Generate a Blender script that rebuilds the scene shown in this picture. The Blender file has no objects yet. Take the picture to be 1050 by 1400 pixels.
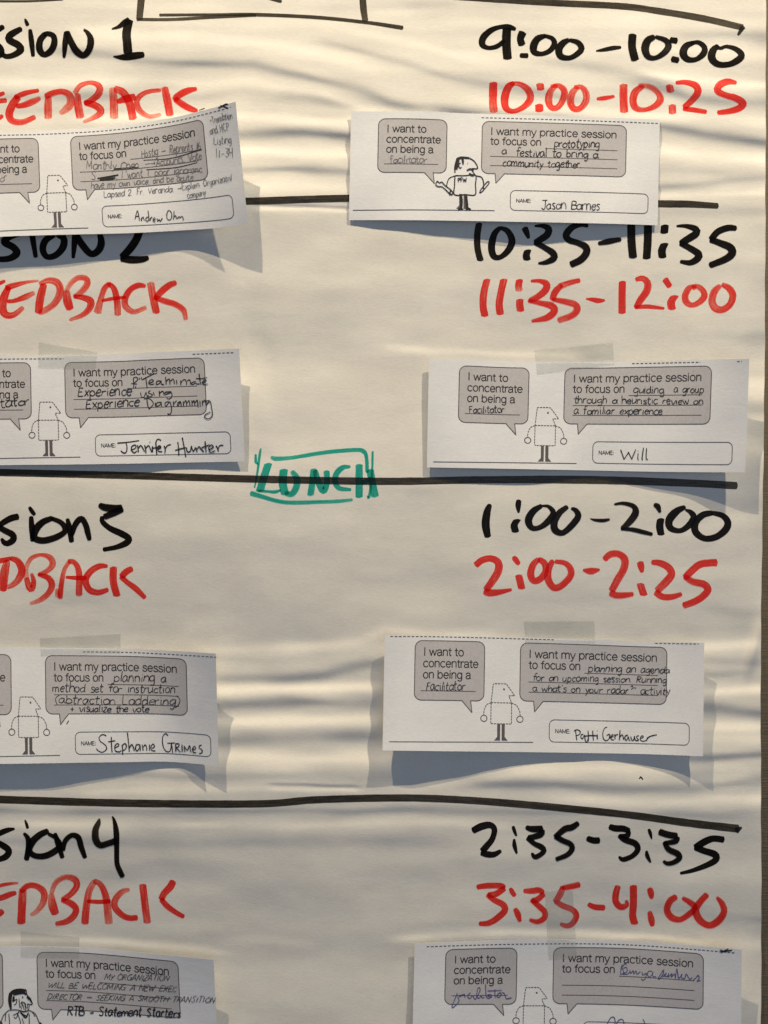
import bpy, math, random
import numpy as np

# ------------------------------------------------------------------ camera, light, exposure
S = 0.0005           # metres per photograph pixel on the wall plane
D = 0.75             # camera distance from the wall
ZC = 1.5             # height of the picture centre above the floor

scene = bpy.context.scene
cam_data = bpy.data.cameras.new("camera")
cam = bpy.data.objects.new("camera", cam_data)
scene.collection.objects.link(cam)
cam.location = (0, -D, ZC)
cam.rotation_euler = (math.radians(90), 0, 0)
cam_data.sensor_fit = 'VERTICAL'
cam_data.angle = 2 * math.atan(700 * S / D)
cam_data.clip_start = 0.01
cam_data.clip_end = 50
scene.camera = cam

world = bpy.data.worlds.new("World")
scene.world = world
world.use_nodes = True
bg = world.node_tree.nodes["Background"]
bg.inputs[0].default_value = (0.49, 0.555, 0.72, 1)
bg.inputs[1].default_value = 0.20

from mathutils import Vector
def spot(name, loc, energy, color, radius):
    ld = bpy.data.lights.new(name, 'SPOT')
    ld.energy = energy; ld.color = color; ld.shadow_soft_size = radius
    ld.spot_size = math.radians(70); ld.spot_blend = 0.6
    o = bpy.data.objects.new(name, ld)
    o.location = loc
    o.rotation_euler = (Vector((0, 0, ZC + 0.10)) - Vector(loc)).to_track_quat('-Z', 'Y').to_euler()
    scene.collection.objects.link(o)
spot("ceiling_spot_right", (0.67, -0.67, ZC + 1.50), 102, (1.0, 0.845, 0.60), 0.012)
spot("ceiling_spot_left", (-0.44, -0.67, ZC + 1.50), 85, (1.0, 0.82, 0.56), 0.012)
al = bpy.data.lights.new("window_light", 'AREA')
al.shape = 'RECTANGLE'; al.size = 1.6; al.size_y = 1.4; al.energy = 5.0; al.color = (0.66, 0.80, 1.0)
ao = bpy.data.objects.new("window_light", al)
ao.location = (0.5, -2.0, ZC - 0.1)
ao.rotation_euler = (Vector((0, 0, ZC)) - Vector(ao.location)).to_track_quat('-Z', 'Y').to_euler()
scene.collection.objects.link(ao)

scene.view_settings.view_transform = 'Standard'
scene.view_settings.look = 'None'
scene.view_settings.exposure = 0.0
scene.view_settings.gamma = 1.0
scene.render.engine = 'CYCLES'
scene.cycles.use_denoising = True
scene.cycles.transparent_max_bounces = 24

rng = np.random.default_rng(7)
random.seed(7)

# ------------------------------------------------------------------ helpers
def world_pts(px, py, h):
    """photo-plane coordinates (px, py) at height h (in px units) off the wall -> world"""
    px = np.asarray(px, float); py = np.asarray(py, float); h = np.asarray(h, float) * S
    k = 1 - h / D
    return np.stack([(px - 525) * S * k, -h, ZC + (700 - py) * S * k], -1)

def link(o, parent=None):
    scene.collection.objects.link(o)
    if parent is not None:
        o.parent = parent
    return o

def mesh_obj(name, verts, faces, mat, parent=None, uv=None, smooth=True, attrs=None):
    me = bpy.data.meshes.new(name)
    v = np.asarray(verts, np.float32).reshape(-1, 3)
    if parent is not None:
        v = v - np.array(parent.location, np.float32)
    f = np.asarray(faces, np.int32)
    me.vertices.add(len(v)); me.vertices.foreach_set("co", v.ravel())
    n, k = f.shape
    me.loops.add(n * k); me.loops.foreach_set("vertex_index", f.ravel())
    me.polygons.add(n); me.polygons.foreach_set("loop_start", np.arange(n, dtype=np.int32) * k)
    me.polygons.foreach_set("loop_total", np.full(n, k, np.int32))
    me.update(calc_edges=True)
    if smooth:
        me.polygons.foreach_set("use_smooth", np.ones(n, bool))
    if uv is not None:
        l = me.uv_layers.new(name="UVMap")
        l.data.foreach_set("uv", np.asarray(uv, np.float32)[f.ravel()].ravel())
    if attrs is not None:
        for an, av in attrs.items():
            a = me.attributes.new(an, 'FLOAT', 'POINT')
            a.data.foreach_set("value", np.asarray(av, np.float32))
    me.materials.append(mat)
    o = bpy.data.objects.new(name, me)
    return link(o, parent)

def grid_faces(nr, nc, off=0):
    i = np.arange(nr - 1)[:, None] * nc + np.arange(nc - 1)[None, :] + off
    return np.stack([i, i + nc, i + nc + 1, i + 1], -1).reshape(-1, 4)

def empty(name, px, py, h, label, cat, group=None):
    o = bpy.data.objects.new(name, None)
    o.location = tuple(world_pts(px, py, h)); o.empty_display_size = 0.02
    o['label'] = label; o['category'] = cat
    if group: o['group'] = group
    return link(o)

def pts(s):
    return [tuple(float(a) for a in p.split(',')) for p in s.split()]

def catmull(P, step):
    """resample a polyline of points (n, d) as a Catmull-Rom curve"""
    P = np.asarray(P, float)
    if len(P) == 2:
        n = max(2, int(np.hypot(*(P[1] - P[0])[:2]) / step) + 1)
        t = np.linspace(0, 1, n)[:, None]
        return P[0] * (1 - t) + P[1] * t
    Q = np.vstack([2 * P[0] - P[1], P, 2 * P[-1] - P[-2]])
    out = []
    for i in range(1, len(Q) - 2):
        a, b, c, d = Q[i - 1], Q[i], Q[i + 1], Q[i + 2]
        n = max(1, int(np.hypot(*(c - b)[:2]) / step))
        t = (np.arange(n) / n)[:, None]
        out.append(0.5 * ((2 * b) + (c - a) * t + (2 * a - 5 * b + 4 * c - d) * t ** 2 + (3 * b - a - 3 * c + d) * t ** 3))
    out.append(Q[-2][None, :])
    return np.vstack(out)

# ------------------------------------------------------------------ materials
def new_mat(name):
    m = bpy.data.materials.new(name); m.use_nodes = True
    nt = m.node_tree; nt.nodes.clear()
    out = nt.nodes.new('ShaderNodeOutputMaterial')
    return m, nt, out

def node(nt, typ, **kw):
    n = nt.nodes.new(typ)
    for k, v in kw.items():
        setattr(n, k, v)
    return n

def paper_mat(name, c1, c2, rough=0.6, grain=0.00006, sheen=0.25, transl=0.0):
    m, nt, out = new_mat(name)
    b = node(nt, 'ShaderNodeBsdfPrincipled')
    tc = node(nt, 'ShaderNodeTexCoord')
    n1 = node(nt, 'ShaderNodeTexNoise'); n1.inputs['Scale'].default_value = 26; n1.inputs['Detail'].default_value = 6
    n1.inputs['Roughness'].default_value = 0.62
    cr = node(nt, 'ShaderNodeMix', data_type='RGBA')
    cr.inputs[6].default_value = (*c1, 1); cr.inputs[7].default_value = (*c2, 1)
    mp = node(nt, 'ShaderNodeMapping'); mp.inputs['Scale'].default_value = (1, 1, 1.8)
    nt.links.new(tc.outputs['Object'], mp.inputs[0]); nt.links.new(mp.outputs[0], n1.inputs['Vector'])
    rmp = node(nt, 'ShaderNodeMapRange'); rmp.inputs[1].default_value = 0.3; rmp.inputs[2].default_value = 0.7
    nt.links.new(n1.outputs['Fac'], rmp.inputs[0]); nt.links.new(rmp.outputs[0], cr.inputs[0])
    # fine fibres
    n2 = node(nt, 'ShaderNodeTexNoise'); n2.inputs['Scale'].default_value = 900; n2.inputs['Detail'].default_value = 4
    mp2 = node(nt, 'ShaderNodeMapping'); mp2.inputs['Scale'].default_value = (0.45, 1, 1.3)
    nt.links.new(tc.outputs['Object'], mp2.inputs[0]); nt.links.new(mp2.outputs[0], n2.inputs['Vector'])
    mul = node(nt, 'ShaderNodeMix', data_type='RGBA', blend_type='MULTIPLY'); mul.inputs[0].default_value = 1.0
    r2 = node(nt, 'ShaderNodeMapRange'); r2.inputs[1].default_value = 0.3; r2.inputs[2].default_value = 0.7
    r2.inputs[3].default_value = 0.93; r2.inputs[4].default_value = 1.0
    nt.links.new(n2.outputs['Fac'], r2.inputs[0])
    nt.links.new(cr.outputs[2], mul.inputs[6]); nt.links.new(r2.outputs[0], mul.inputs[7])
    bp = node(nt, 'ShaderNodeBump'); bp.inputs['Strength'].default_value = 1.0; bp.inputs['Distance'].default_value = grain
    nt.links.new(n2.outputs['Fac'], bp.inputs['Height'])
    n3 = node(nt, 'ShaderNodeTexNoise'); n3.inputs['Scale'].default_value = 60; n3.inputs['Detail'].default_value = 5
    n3.inputs['Roughness'].default_value = 0.6; n3.inputs['Distortion'].default_value = 0.5
    mp3 = node(nt, 'ShaderNodeMapping'); mp3.inputs['Scale'].default_value = (0.5, 1, 1.2)
    nt.links.new(tc.outputs['Object'], mp3.inputs[0]); nt.links.new(mp3.outputs[0], n3.inputs['Vector'])
    bp2 = node(nt, 'ShaderNodeBump'); bp2.inputs['Strength'].default_value = 1.0; bp2.inputs['Distance'].default_value = 0.00016
    nt.links.new(n3.outputs['Fac'], bp2.inputs['Height']); nt.links.new(bp.outputs[0], bp2.inputs['Normal'])
    nt.links.new(mul.outputs[2], b.inputs['Base Color']); nt.links.new(bp2.outputs[0], b.inputs['Normal'])
    b.inputs['Roughness'].default_value = rough
    b.inputs['Specular IOR Level'].default_value = sheen
    nt.links.new(b.outputs[0], out.inputs[0])
    return m

def ink_mat(name, deep, light, dens=0.75, gloss=0.035, rough=0.35):
    """marker dye: a filter over the paper, streaked along the stroke"""
    m, nt, out = new_mat(name)
    uv = node(nt, 'ShaderNodeUVMap', uv_map='UVMap')
    mp = node(nt, 'ShaderNodeMapping'); mp.inputs['Scale'].default_value = (0.035, 5.0, 1)
    nz = node(nt, 'ShaderNodeTexNoise'); nz.inputs['Scale'].default_value = 1.0; nz.inputs['Detail'].default_value = 4
    nt.links.new(uv.outputs[0], mp.inputs[0]); nt.links.new(mp.outputs[0], nz.inputs['Vector'])
    tc = node(nt, 'ShaderNodeTexCoord')
    nf = node(nt, 'ShaderNodeTexNoise'); nf.inputs['Scale'].default_value = 700; nf.inputs['Detail'].default_value = 3
    nt.links.new(tc.outputs['Object'], nf.inputs['Vector'])
    at = node(nt, 'ShaderNodeAttribute', attribute_name='dry')
    a1 = node(nt, 'ShaderNodeMath', operation='MULTIPLY_ADD'); a1.inputs[1].default_value = 0.75; a1.inputs[2].default_value = 0.0
    nt.links.new(nz.outputs['Fac'], a1.inputs[0])
    a2 = node(nt, 'ShaderNodeMath', operation='MULTIPLY_ADD'); a2.inputs[1].default_value = 0.25
    nt.links.new(nf.outputs['Fac'], a2.inputs[0]); nt.links.new(a1.outputs[0], a2.inputs[2])
    a3 = node(nt, 'ShaderNodeMath', operation='MULTIPLY_ADD'); a3.inputs[1].default_value = 0.29
    nt.links.new(at.outputs['Fac'], a3.inputs[0]); nt.links.new(a2.outputs[0], a3.inputs[2])
    mr = node(nt, 'ShaderNodeMapRange'); mr.inputs[1].default_value = dens - 0.22; mr.inputs[2].default_value = dens + 0.10
    nt.links.new(a3.outputs[0], mr.inputs[0])
    mx = node(nt, 'ShaderNodeMix', data_type='RGBA')
    mx.inputs[6].default_value = (*deep, 1); mx.inputs[7].default_value = (*light, 1)
    nt.links.new(mr.outputs[0], mx.inputs[0])
    tr = node(nt, 'ShaderNodeBsdfTransparent'); nt.links.new(mx.outputs[2], tr.inputs[0])
    gl = node(nt, 'ShaderNodeBsdfGlossy'); gl.inputs['Roughness'].default_value = rough
    ms = node(nt, 'ShaderNodeMixShader'); ms.inputs[0].default_value = gloss
    nt.links.new(tr.outputs[0], ms.inputs[1]); nt.links.new(gl.outputs[0], ms.inputs[2])
    nt.links.new(ms.outputs[0], out.inputs[0])
    return m

def print_mat(name, col, rough=0.55, var=0.15):
    m, nt, out = new_mat(name)
    b = node(nt, 'ShaderNodeBsdfPrincipled')
    tc = node(nt, 'ShaderNodeTexCoord')
    nz = node(nt, 'ShaderNodeTexNoise'); nz.inputs['Scale'].default_value = 650; nz.inputs['Detail'].default_value = 3
    nt.links.new(tc.outputs['Object'], nz.inputs['Vector'])
    mx = node(nt, 'ShaderNodeMix', data_type='RGBA')
    mx.inputs[6].default_value = (*[c * (1 - var) for c in col], 1)
    mx.inputs[7].default_value = (*[min(1, c * (1 + var)) for c in col], 1)
    nt.links.new(nz.outputs['Fac'], mx.inputs[0]); nt.links.new(mx.outputs[2], b.inputs['Base Color'])
    b.inputs['Roughness'].default_value = rough
    b.inputs['Specular IOR Level'].default_value = 0.25
    nt.links.new(b.outputs[0], out.inputs[0])
    return m

M_POSTER = paper_mat('poster_paper', (0.735, 0.715, 0.665), (0.79, 0.775, 0.725), rough=0.5, sheen=0.3)
M_CARD = paper_mat('copy_paper', (0.71, 0.73, 0.77), (0.765, 0.785, 0.825), rough=0.6, sheen=0.2)
M_BUBBLE = print_mat('grey_halftone_print', (0.455, 0.45, 0.475), var=0.16)
M_PRINT = print_mat('black_print', (0.035, 0.033, 0.035), var=0.3)
M_PRINT_GREY = print_mat('dark_grey_print', (0.10, 0.095, 0.10), var=0.2)
M_THIN = print_mat('thin_pen_ink', (0.05, 0.048, 0.055), var=0.4)
M_PEN = print_mat('black_pen_ink', (0.018, 0.017, 0.02), var=0.4)
M_PENCIL = print_mat('pencil_grey', (0.15, 0.145, 0.16), var=0.4)
M_BLUEPEN = print_mat('blue_pen_ink', (0.07, 0.075, 0.24), var=0.3)
M_BLACK = ink_mat('black_marker_ink', (0.085, 0.072, 0.058), (0.22, 0.195, 0.16), dens=0.72, gloss=0.012, rough=0.38)
M_LINE = ink_mat('black_marker_ink_painted_glare', (0.16, 0.145, 0.12), (0.33, 0.30, 0.25), dens=0.62, gloss=0.035, rough=0.4)  # ruled lines: lamp glare on black ink painted in as a lighter brown tint
M_RED = ink_mat('red_marker_ink', (0.95, 0.215, 0.19), (1.0, 0.66, 0.60), dens=0.735, gloss=0.015)
M_GREEN = ink_mat('green_marker_ink', (0.13, 0.66, 0.60), (0.38, 0.80, 0.74), dens=0.70, gloss=0.02)

def tape_mat():
    m, nt, out = new_mat('matte_tape')
    tr = node(nt, 'ShaderNodeBsdfTransparent'); tr.inputs[0].default_value = (0.972, 0.975, 0.975, 1)
    b = node(nt, 'ShaderNodeBsdfPrincipled'); b.inputs['Base Color'].default_value = (0.50, 0.52, 0.52, 1)
    b.inputs['Roughness'].default_value = 0.32
    ms = node(nt, 'ShaderNodeMixShader')
    tc = node(nt, 'ShaderNodeTexCoord')
    nz = node(nt, 'ShaderNodeTexNoise'); nz.inputs['Scale'].default_value = 70; nz.inputs['Detail'].default_value = 3
    nt.links.new(tc.outputs['Object'], nz.inputs['Vector'])
    mr = node(nt, 'ShaderNodeMapRange'); mr.inputs[3].default_value = 0.01; mr.inputs[4].default_value = 0.14
    nt.links.new(nz.outputs['Fac'], mr.inputs[0]); nt.links.new(mr.outputs[0], ms.inputs[0])
    nt.links.new(tr.outputs[0], ms.inputs[1]); nt.links.new(b.outputs[0], ms.inputs[2])
    nt.links.new(ms.outputs[0], out.inputs[0])
    return m
M_TAPE = tape_mat()

def wall_mat():
    m, nt, out = new_mat('woven_wallcovering')
    b = node(nt, 'ShaderNodeBsdfPrincipled')
    tc = node(nt, 'ShaderNodeTexCoord')
    def fib(sx, sz):
        mp = node(nt, 'ShaderNodeMapping'); mp.inputs['Scale'].default_value = (sx, 1, sz)
        nz = node(nt, 'ShaderNodeTexNoise'); nz.inputs['Scale'].default_value = 1; nz.inputs['Detail'].default_value = 3
        nt.links.new(tc.outputs['Object'], mp.inputs[0]); nt.links.new(mp.outputs[0], nz.inputs['Vector'])
        return nz.outputs['Fac']
    f1 = fib(1400, 60); f2 = fib(60, 1400)
    ad = node(nt, 'ShaderNodeMath', operation='ADD'); nt.links.new(f1, ad.inputs[0]); nt.links.new(f2, ad.inputs[1])
    mr = node(nt, 'ShaderNodeMapRange'); mr.inputs[1].default_value = 0.6; mr.inputs[2].default_value = 1.4
    nt.links.new(ad.outputs[0], mr.inputs[0])
    mx = node(nt, 'ShaderNodeMix', data_type='RGBA')
    mx.inputs[6].default_value = (0.115, 0.088, 0.052, 1); mx.inputs[7].default_value = (0.25, 0.20, 0.135, 1)
    nt.links.new(mr.outputs[0], mx.inputs[0]); nt.links.new(mx.outputs[2], b.inputs['Base Color'])
    bp = node(nt, 'ShaderNodeBump'); bp.inputs['Distance'].default_value = 0.0005
    nt.links.new(ad.outputs[0], bp.inputs['Height']); nt.links.new(bp.outputs[0], b.inputs['Normal'])
    b.inputs['Roughness'].default_value = 0.85
    nt.links.new(b.outputs[0], out.inputs[0])
    return m

# ------------------------------------------------------------------ wall
wv = [(-1.6, 0, 0), (1.6, 0, 0), (1.6, 0, 2.9), (-1.6, 0, 2.9), (-1.6, 0.1, 0), (1.6, 0.1, 0), (1.6, 0.1, 2.9), (-1.6, 0.1, 2.9)]
wf = [(0, 1, 2, 3), (5, 4, 7, 6), (4, 0, 3, 7), (1, 5, 6, 2), (3, 2, 6, 7), (4, 5, 1, 0)]
wall = mesh_obj('wall', wv, wf, wall_mat(), smooth=False)
wall['kind'] = 'structure'

# ------------------------------------------------------------------ the poster's relief
XL, Y0, Y1 = -200.0, -100.0, 1500.0
NC, NR = 400, 800
yy = np.linspace(Y0, Y1, NR)
ss = np.linspace(0, 1, NC)
XE = np.interp(yy, [-100, 0, 300, 500, 650, 800, 870, 920, 1000, 1100, 1250, 1500],
               [1048, 1047.3, 1046.5, 1045.5, 1043.5, 1041, 1040.5, 1040, 1040, 1040.5, 1041, 1040])
XE = XE + 0.25 * np.sin(yy / 23.0) + 0.2 * np.sin(yy / 9.0)
GX = XL + ss[None, :] * (XE[:, None] - XL)
GY = np.repeat(yy[:, None], NC, 1)

def vnoise(cx, cy, seed):
    r = np.random.default_rng(seed)
    nx, ny = int(1400 / cx) + 4, int(1700 / cy) + 4
    A = r.standard_normal((ny, nx))
    fx = (GX - XL) / cx + 1; fy = (GY - Y0) / cy + 1
    ix = fx.astype(int); iy = fy.astype(int)
    tx = fx - ix; ty = fy - iy
    tx = tx * tx * tx * (tx * (tx * 6 - 15) + 10); ty = ty * ty * ty * (ty * (ty * 6 - 15) + 10)
    return (A[iy, ix] * (1 - tx) + A[iy, ix + 1] * tx) * (1 - ty) + (A[iy + 1, ix] * (1 - tx) + A[iy + 1, ix + 1] * tx) * ty

def line_noise(X, cell, seed):
    r = np.random.default_rng(seed).standard_normal(int(1700 / cell) + 6)
    f = (X + 220) / cell; i = f.astype(int); t = f - i; t = t * t * (3 - 2 * t)
    return np.clip(r[i] * (1 - t) + r[i + 1] * t, -2, 2)
g = np.zeros_like(GX)     # slope dh/dy (positive = faces the lamps, negative = faces the floor)
def band(s, sig, amp, fade=45):
    global g
    if amp < -0.3 and sig > 4: sig = sig * 1.2; amp = amp * 0.92
    P = np.array(pts(s))
    bs = int(abs(P[0, 1] * 7 + P[-1, 0] * 3 + P[0, 0])) + 11
    yc = np.interp(GX, P[:, 0], P[:, 1]) + 1.3 * line_noise(GX, 70, bs)
    amp = amp * (1 + 0.22 * line_noise(GX, 70, bs + 2)); sig = sig * (1 + 0.18 * line_noise(GX, 55, bs + 4))
    x0, x1 = P[0, 0], P[-1, 0]
    w = 1 / (1 + np.exp(-(GX - x0) / (fade / 4))) / (1 + np.exp((GX - x1) / (fade / 4)))
    g += amp * w * np.exp(-((GY - yc) / sig) ** 2)

# top part, between the headings
band("60,72 160,78 250,87 350,91 417,103 483,123 533,141 570,147", 7, -0.26)
band("100,44 220,50 350,60 430,72 520,98", 9, 0.13)
band("440,60 483,70 550,87 617,107 667,117 740,128 800,140", 7, -0.22)
band("440,40 540,55 640,80 700,88", 8, 0.10)
band("-200,132 100,135 250,133 330,128 420,135 470,145", 7, -0.15)
band("-200,108 0,112 200,113 340,114 440,128 520,156", 6, 0.12)
band("120,162 300,160 350,163 420,167 520,172", 7, 0.22)
band("290,186 350,183 420,183 477,187 520,190", 7, -0.42, 30)
band("300,208 350,206 420,209 500,213", 7, 0.27, 30)
band("290,233 350,231 420,233 477,238 510,240", 6, -0.24, 30)
band("310,257 400,256 500,259", 8, 0.22, 30)
band("310,276 400,276 520,278", 3, -0.2, 20)
band("350,282 400,282.5 480,283", 1.8, -0.5, 14)
band("350,287 400,287 480,288", 3, 0.3, 14)
band("740,86 800,92 870,104 930,118", 7, -0.15)
band("850,112 900,122 940,133 1000,139 1100,143", 7, -0.27)
band("880,100 940,110 1000,118 1100,120", 7, 0.18)
band("640,138 760,150 860,158 930,160 1100,170", 7, 0.15)
band("600,150 700,160 800,166 900,174 960,184 1050,197 1150,205", 7, -0.30)
band("880,200 950,212 1100,222", 9, 0.24)
band("860,240 920,232 960,236 1000,240", 6, -0.10, 30)
band("880,258 950,252 1000,246 1100,243", 6, -0.26, 30)
band("880,270 960,266 1100,262", 5, 0.15, 30)
band("930,50 985,48 1100,55", 7, -0.12)
band("900,66 1000,72 1100,75", 8, 0.08)
band("560,15 680,22 800,30", 9, -0.06)
band("-200,15 0,17 180,12", 9, -0.06)
band("870,290 940,288 1100,292", 8, -0.12)
band("500,20 560,18 640,10", 6, 0.07)
band("-200,94 0,96 100,97", 8, -0.06)
# beside and below the second row
band("330,470 345,480 365,490", 16, 0.10, 20)
band("325,520 345,530 372,540", 22, 0.10, 20)
band("320,600 345,610 375,615", 12, -0.12, 30)
band("980,520 1010,530 1100,540", 18, 0.14, 30)
band("1000,470 1040,466 1100,466", 10, -0.10, 30)
band("930,455 1000,458 1100,462", 10, -0.05, 30)
band("1000,560 1100,555", 9, -0.16, 20)
band("1010,610 1100,610", 12, 0.16, 20)
band("-200,652 0,650 200,660 330,668", 8, 0.05, 60)
band("440,628 480,660 560,672 640,668", 7, -0.04, 60)
band("530,475 590,482 700,484 790,488", 6, 0.14, 30)
# between the third-row cards
band("270,900 320,903 360,905 400,905", 7, -0.10, 30)
band("270,888 330,890 400,888 490,880 530,862", 7, 0.14, 30)
band("290,930 350,927 400,926 450,922 503,910 530,905", 7.5, -0.34, 25)
band("290,947 350,944 430,942 520,938", 8.5, 0.36, 25)
band("290,966 350,963 430,962 520,960", 7.5, -0.40, 25)
band("290,988 350,987 430,986 520,984", 9, 0.36, 25)
band("290,1013 350,1010 430,1009 520,1008", 8, -0.38, 25)
band("240,1034 350,1036 430,1037 550,1036", 11, 0.28, 25)
band("60,1062 200,1062 350,1062 430,1060 560,1064", 8, -0.20, 40)
band("370,1072 430,1073 490,1074", 1.8, -0.55, 14)
band("370,1078 430,1079 490,1080", 4, 0.25, 14)
band("100,1083 250,1082 360,1080", 6, 0.12, 40)
band("-200,1108 0,1110 200,1111 420,1110 600,1109 760,1112 800,1112", 5, -0.20, 60)
band("-200,1126 200,1128 420,1127 620,1124 700,1130", 7, 0.16, 60)
band("-200,1150 0,1152 250,1153 420,1153 560,1150 620,1150", 8, -0.09, 60)
band("150,1172 420,1170 600,1168", 10, 0.05, 60)
band("480,1058 560,1075 640,1072 720,1060", 8, 0.08, 60)
# right-hand strip
band("930,872 980,872 1040,868", 9, -0.10, 30)
band("930,885 980,884 1040,880", 7, 0.22, 30)
band("940,905 985,905 1100,903", 6, -0.12, 30)
band("940,922 980,924 1020,920", 6, -0.18, 30)
band("940,943 980,945 1040,945 1100,948", 7, 0.32, 30)
band("940,968 980,970 1030,974 1100,978", 6, -0.42, 30)
band("940,990 990,992 1100,996", 8, 0.30, 30)
band("930,1012 980,1010 1100,1012", 7, 0.18, 30)
band("940,1036 980,1035 1030,1034 1100,1032", 6, -0.30, 30)
band("700,1052 800,1050 900,1052 980,1050 1100,1050", 8, 0.20, 40)
band("640,1072 760,1074 860,1078 950,1078 1040,1070 1100,1066", 8, -0.26, 40)
band("760,1093 860,1097 960,1098 1100,1088", 7, 0.20, 40)
band("900,1112 980,1117 1040,1112 1100,1105", 6, -0.16, 40)
band("960,830 1010,840 1100,845", 9, -0.08, 30)
band("920,800 960,806 1000,800", 8, -0.06, 30)
band("530,862 600,866 680,868", 6, 0.10, 25)
band("540,1284 600,1281 700,1277 820,1276 900,1283 960,1290", 5, 0.26, 30)
band("-200,1286 40,1284 160,1289 240,1296 310,1304", 5, 0.20, 30)
band("560,1268 700,1264 860,1268", 6, -0.08, 40)
band("900,1240 980,1255 1100,1262", 9, -0.10, 40)
band("960,1290 1020,1292 1100,1296", 8, 0.12, 30)
band("300,1290 350,1285 420,1290", 9, 0.08, 40)
# weak undulation and crumple everywhere
g += 0.030 * vnoise(150, 34, 1) + 0.016 * vnoise(60, 18, 2) + 0.007 * vnoise(22, 9, 3)
def region(x0, x1, y0, y1, f=30):
    sg = lambda z: 1 / (1 + np.exp(-z / f * 4))
    return sg(GX - x0) * sg(x1 - GX) * sg(GY - y0) * sg(y1 - GY)
busy = region(-300, 1100, -200, 285, 20) + region(250, 560, 880, 1085) + region(925, 1100, 440, 640) * .8 + region(925, 1100, 860, 1110) + 0.5 * region(-300, 1100, 1050, 1180)
g += busy * (0.030 * vnoise(210, 12, 21) + 0.014 * vnoise(110, 7, 22))
dy = yy[1] - yy[0]
h = np.cumsum(g, 0) * dy
k = np.exp(-(np.arange(-110, 111) * dy / 75.0) ** 2 / 2); k /= k.sum()
hp = np.pad(h, ((110, 110), (0, 0)), mode='edge')
low = np.zeros_like(h)
for i, kv in enumerate(k):
    low += kv * hp[i:i + NR]
H = h - low
H += 0.9 * vnoise(170, 210, 5)
# the sheet as a whole bellies out between its fixings
slope = np.interp(yy, [-100, 250, 300, 470, 520, 650, 700, 860, 890, 1070, 1120, 1290, 1340, 1500],
                  [.02, .03, -.03, -.045, .04, .02, -.03, -.065, .05, .05, -.075, -.085, .03, .03])
H += np.cumsum(slope)[:, None] * dy * (1 + 0.15 * line_noise(GX, 260, 77))
# a soft fold that curls out of the right edge
fx, fy = GX - 1032 - (GY - 880) * -0.22, GY - 885
H += 5.5 * np.exp(-(fx / 8.0) ** 2) * np.exp(-(fy / 36.0) ** 2)
H += 2.5 * np.clip((GX - 1010) / 30, 0, 1.2) ** 2 * (1 + 0.7 * np.sin(GY / 47.0 + 1.0))
H = H - H.min() + 1.0

def sample(A, px, py):
    px = np.asarray(px, float); py = np.asarray(py, float)
    xe = np.interp(py, yy, XE)
    fx = np.clip((px - XL) / (xe - XL) * (NC - 1), 0, NC - 1.001)
    fy = np.clip((py - Y0) / dy, 0, NR - 1.001)
    ix = fx.astype(int); iy = fy.astype(int); tx = fx - ix; ty = fy - iy
    return (A[iy, ix] * (1 - tx) + A[iy, ix + 1] * tx) * (1 - ty) + (A[iy + 1, ix] * (1 - tx) + A[iy + 1, ix + 1] * tx) * ty

def blur2(A, n):
    for _ in range(3):
        for ax in (0, 1):
            c = np.cumsum(np.pad(A, [(n + 1, n) if a == ax else (0, 0) for a in (0, 1)], mode='edge'), ax)
            sl1 = [slice(None)] * 2; sl0 = [slice(None)] * 2
            sl1[ax] = slice(2 * n + 1, None); sl0[ax] = slice(0, -(2 * n + 1))
            A = (c[tuple(sl1)] - c[tuple(sl0)]) / (2 * n + 1)
    return A
HB = blur2(H, 12)

poster = empty('schedule_poster', 420, 700, 0, 'large white paper schedule poster with marker session titles and times, hanging on the wall', 'poster')
psheet = mesh_obj('paper_sheet', world_pts(GX, GY, H).reshape(-1, 3), grid_faces(NR, NC), M_POSTER, poster)
sol = psheet.modifiers.new('thickness', 'SOLIDIFY'); sol.thickness = 0.00012; sol.offset = -1
es = psheet.modifiers.new('crisp_edges', 'EDGE_SPLIT'); es.split_angle = math.radians(60)

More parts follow.
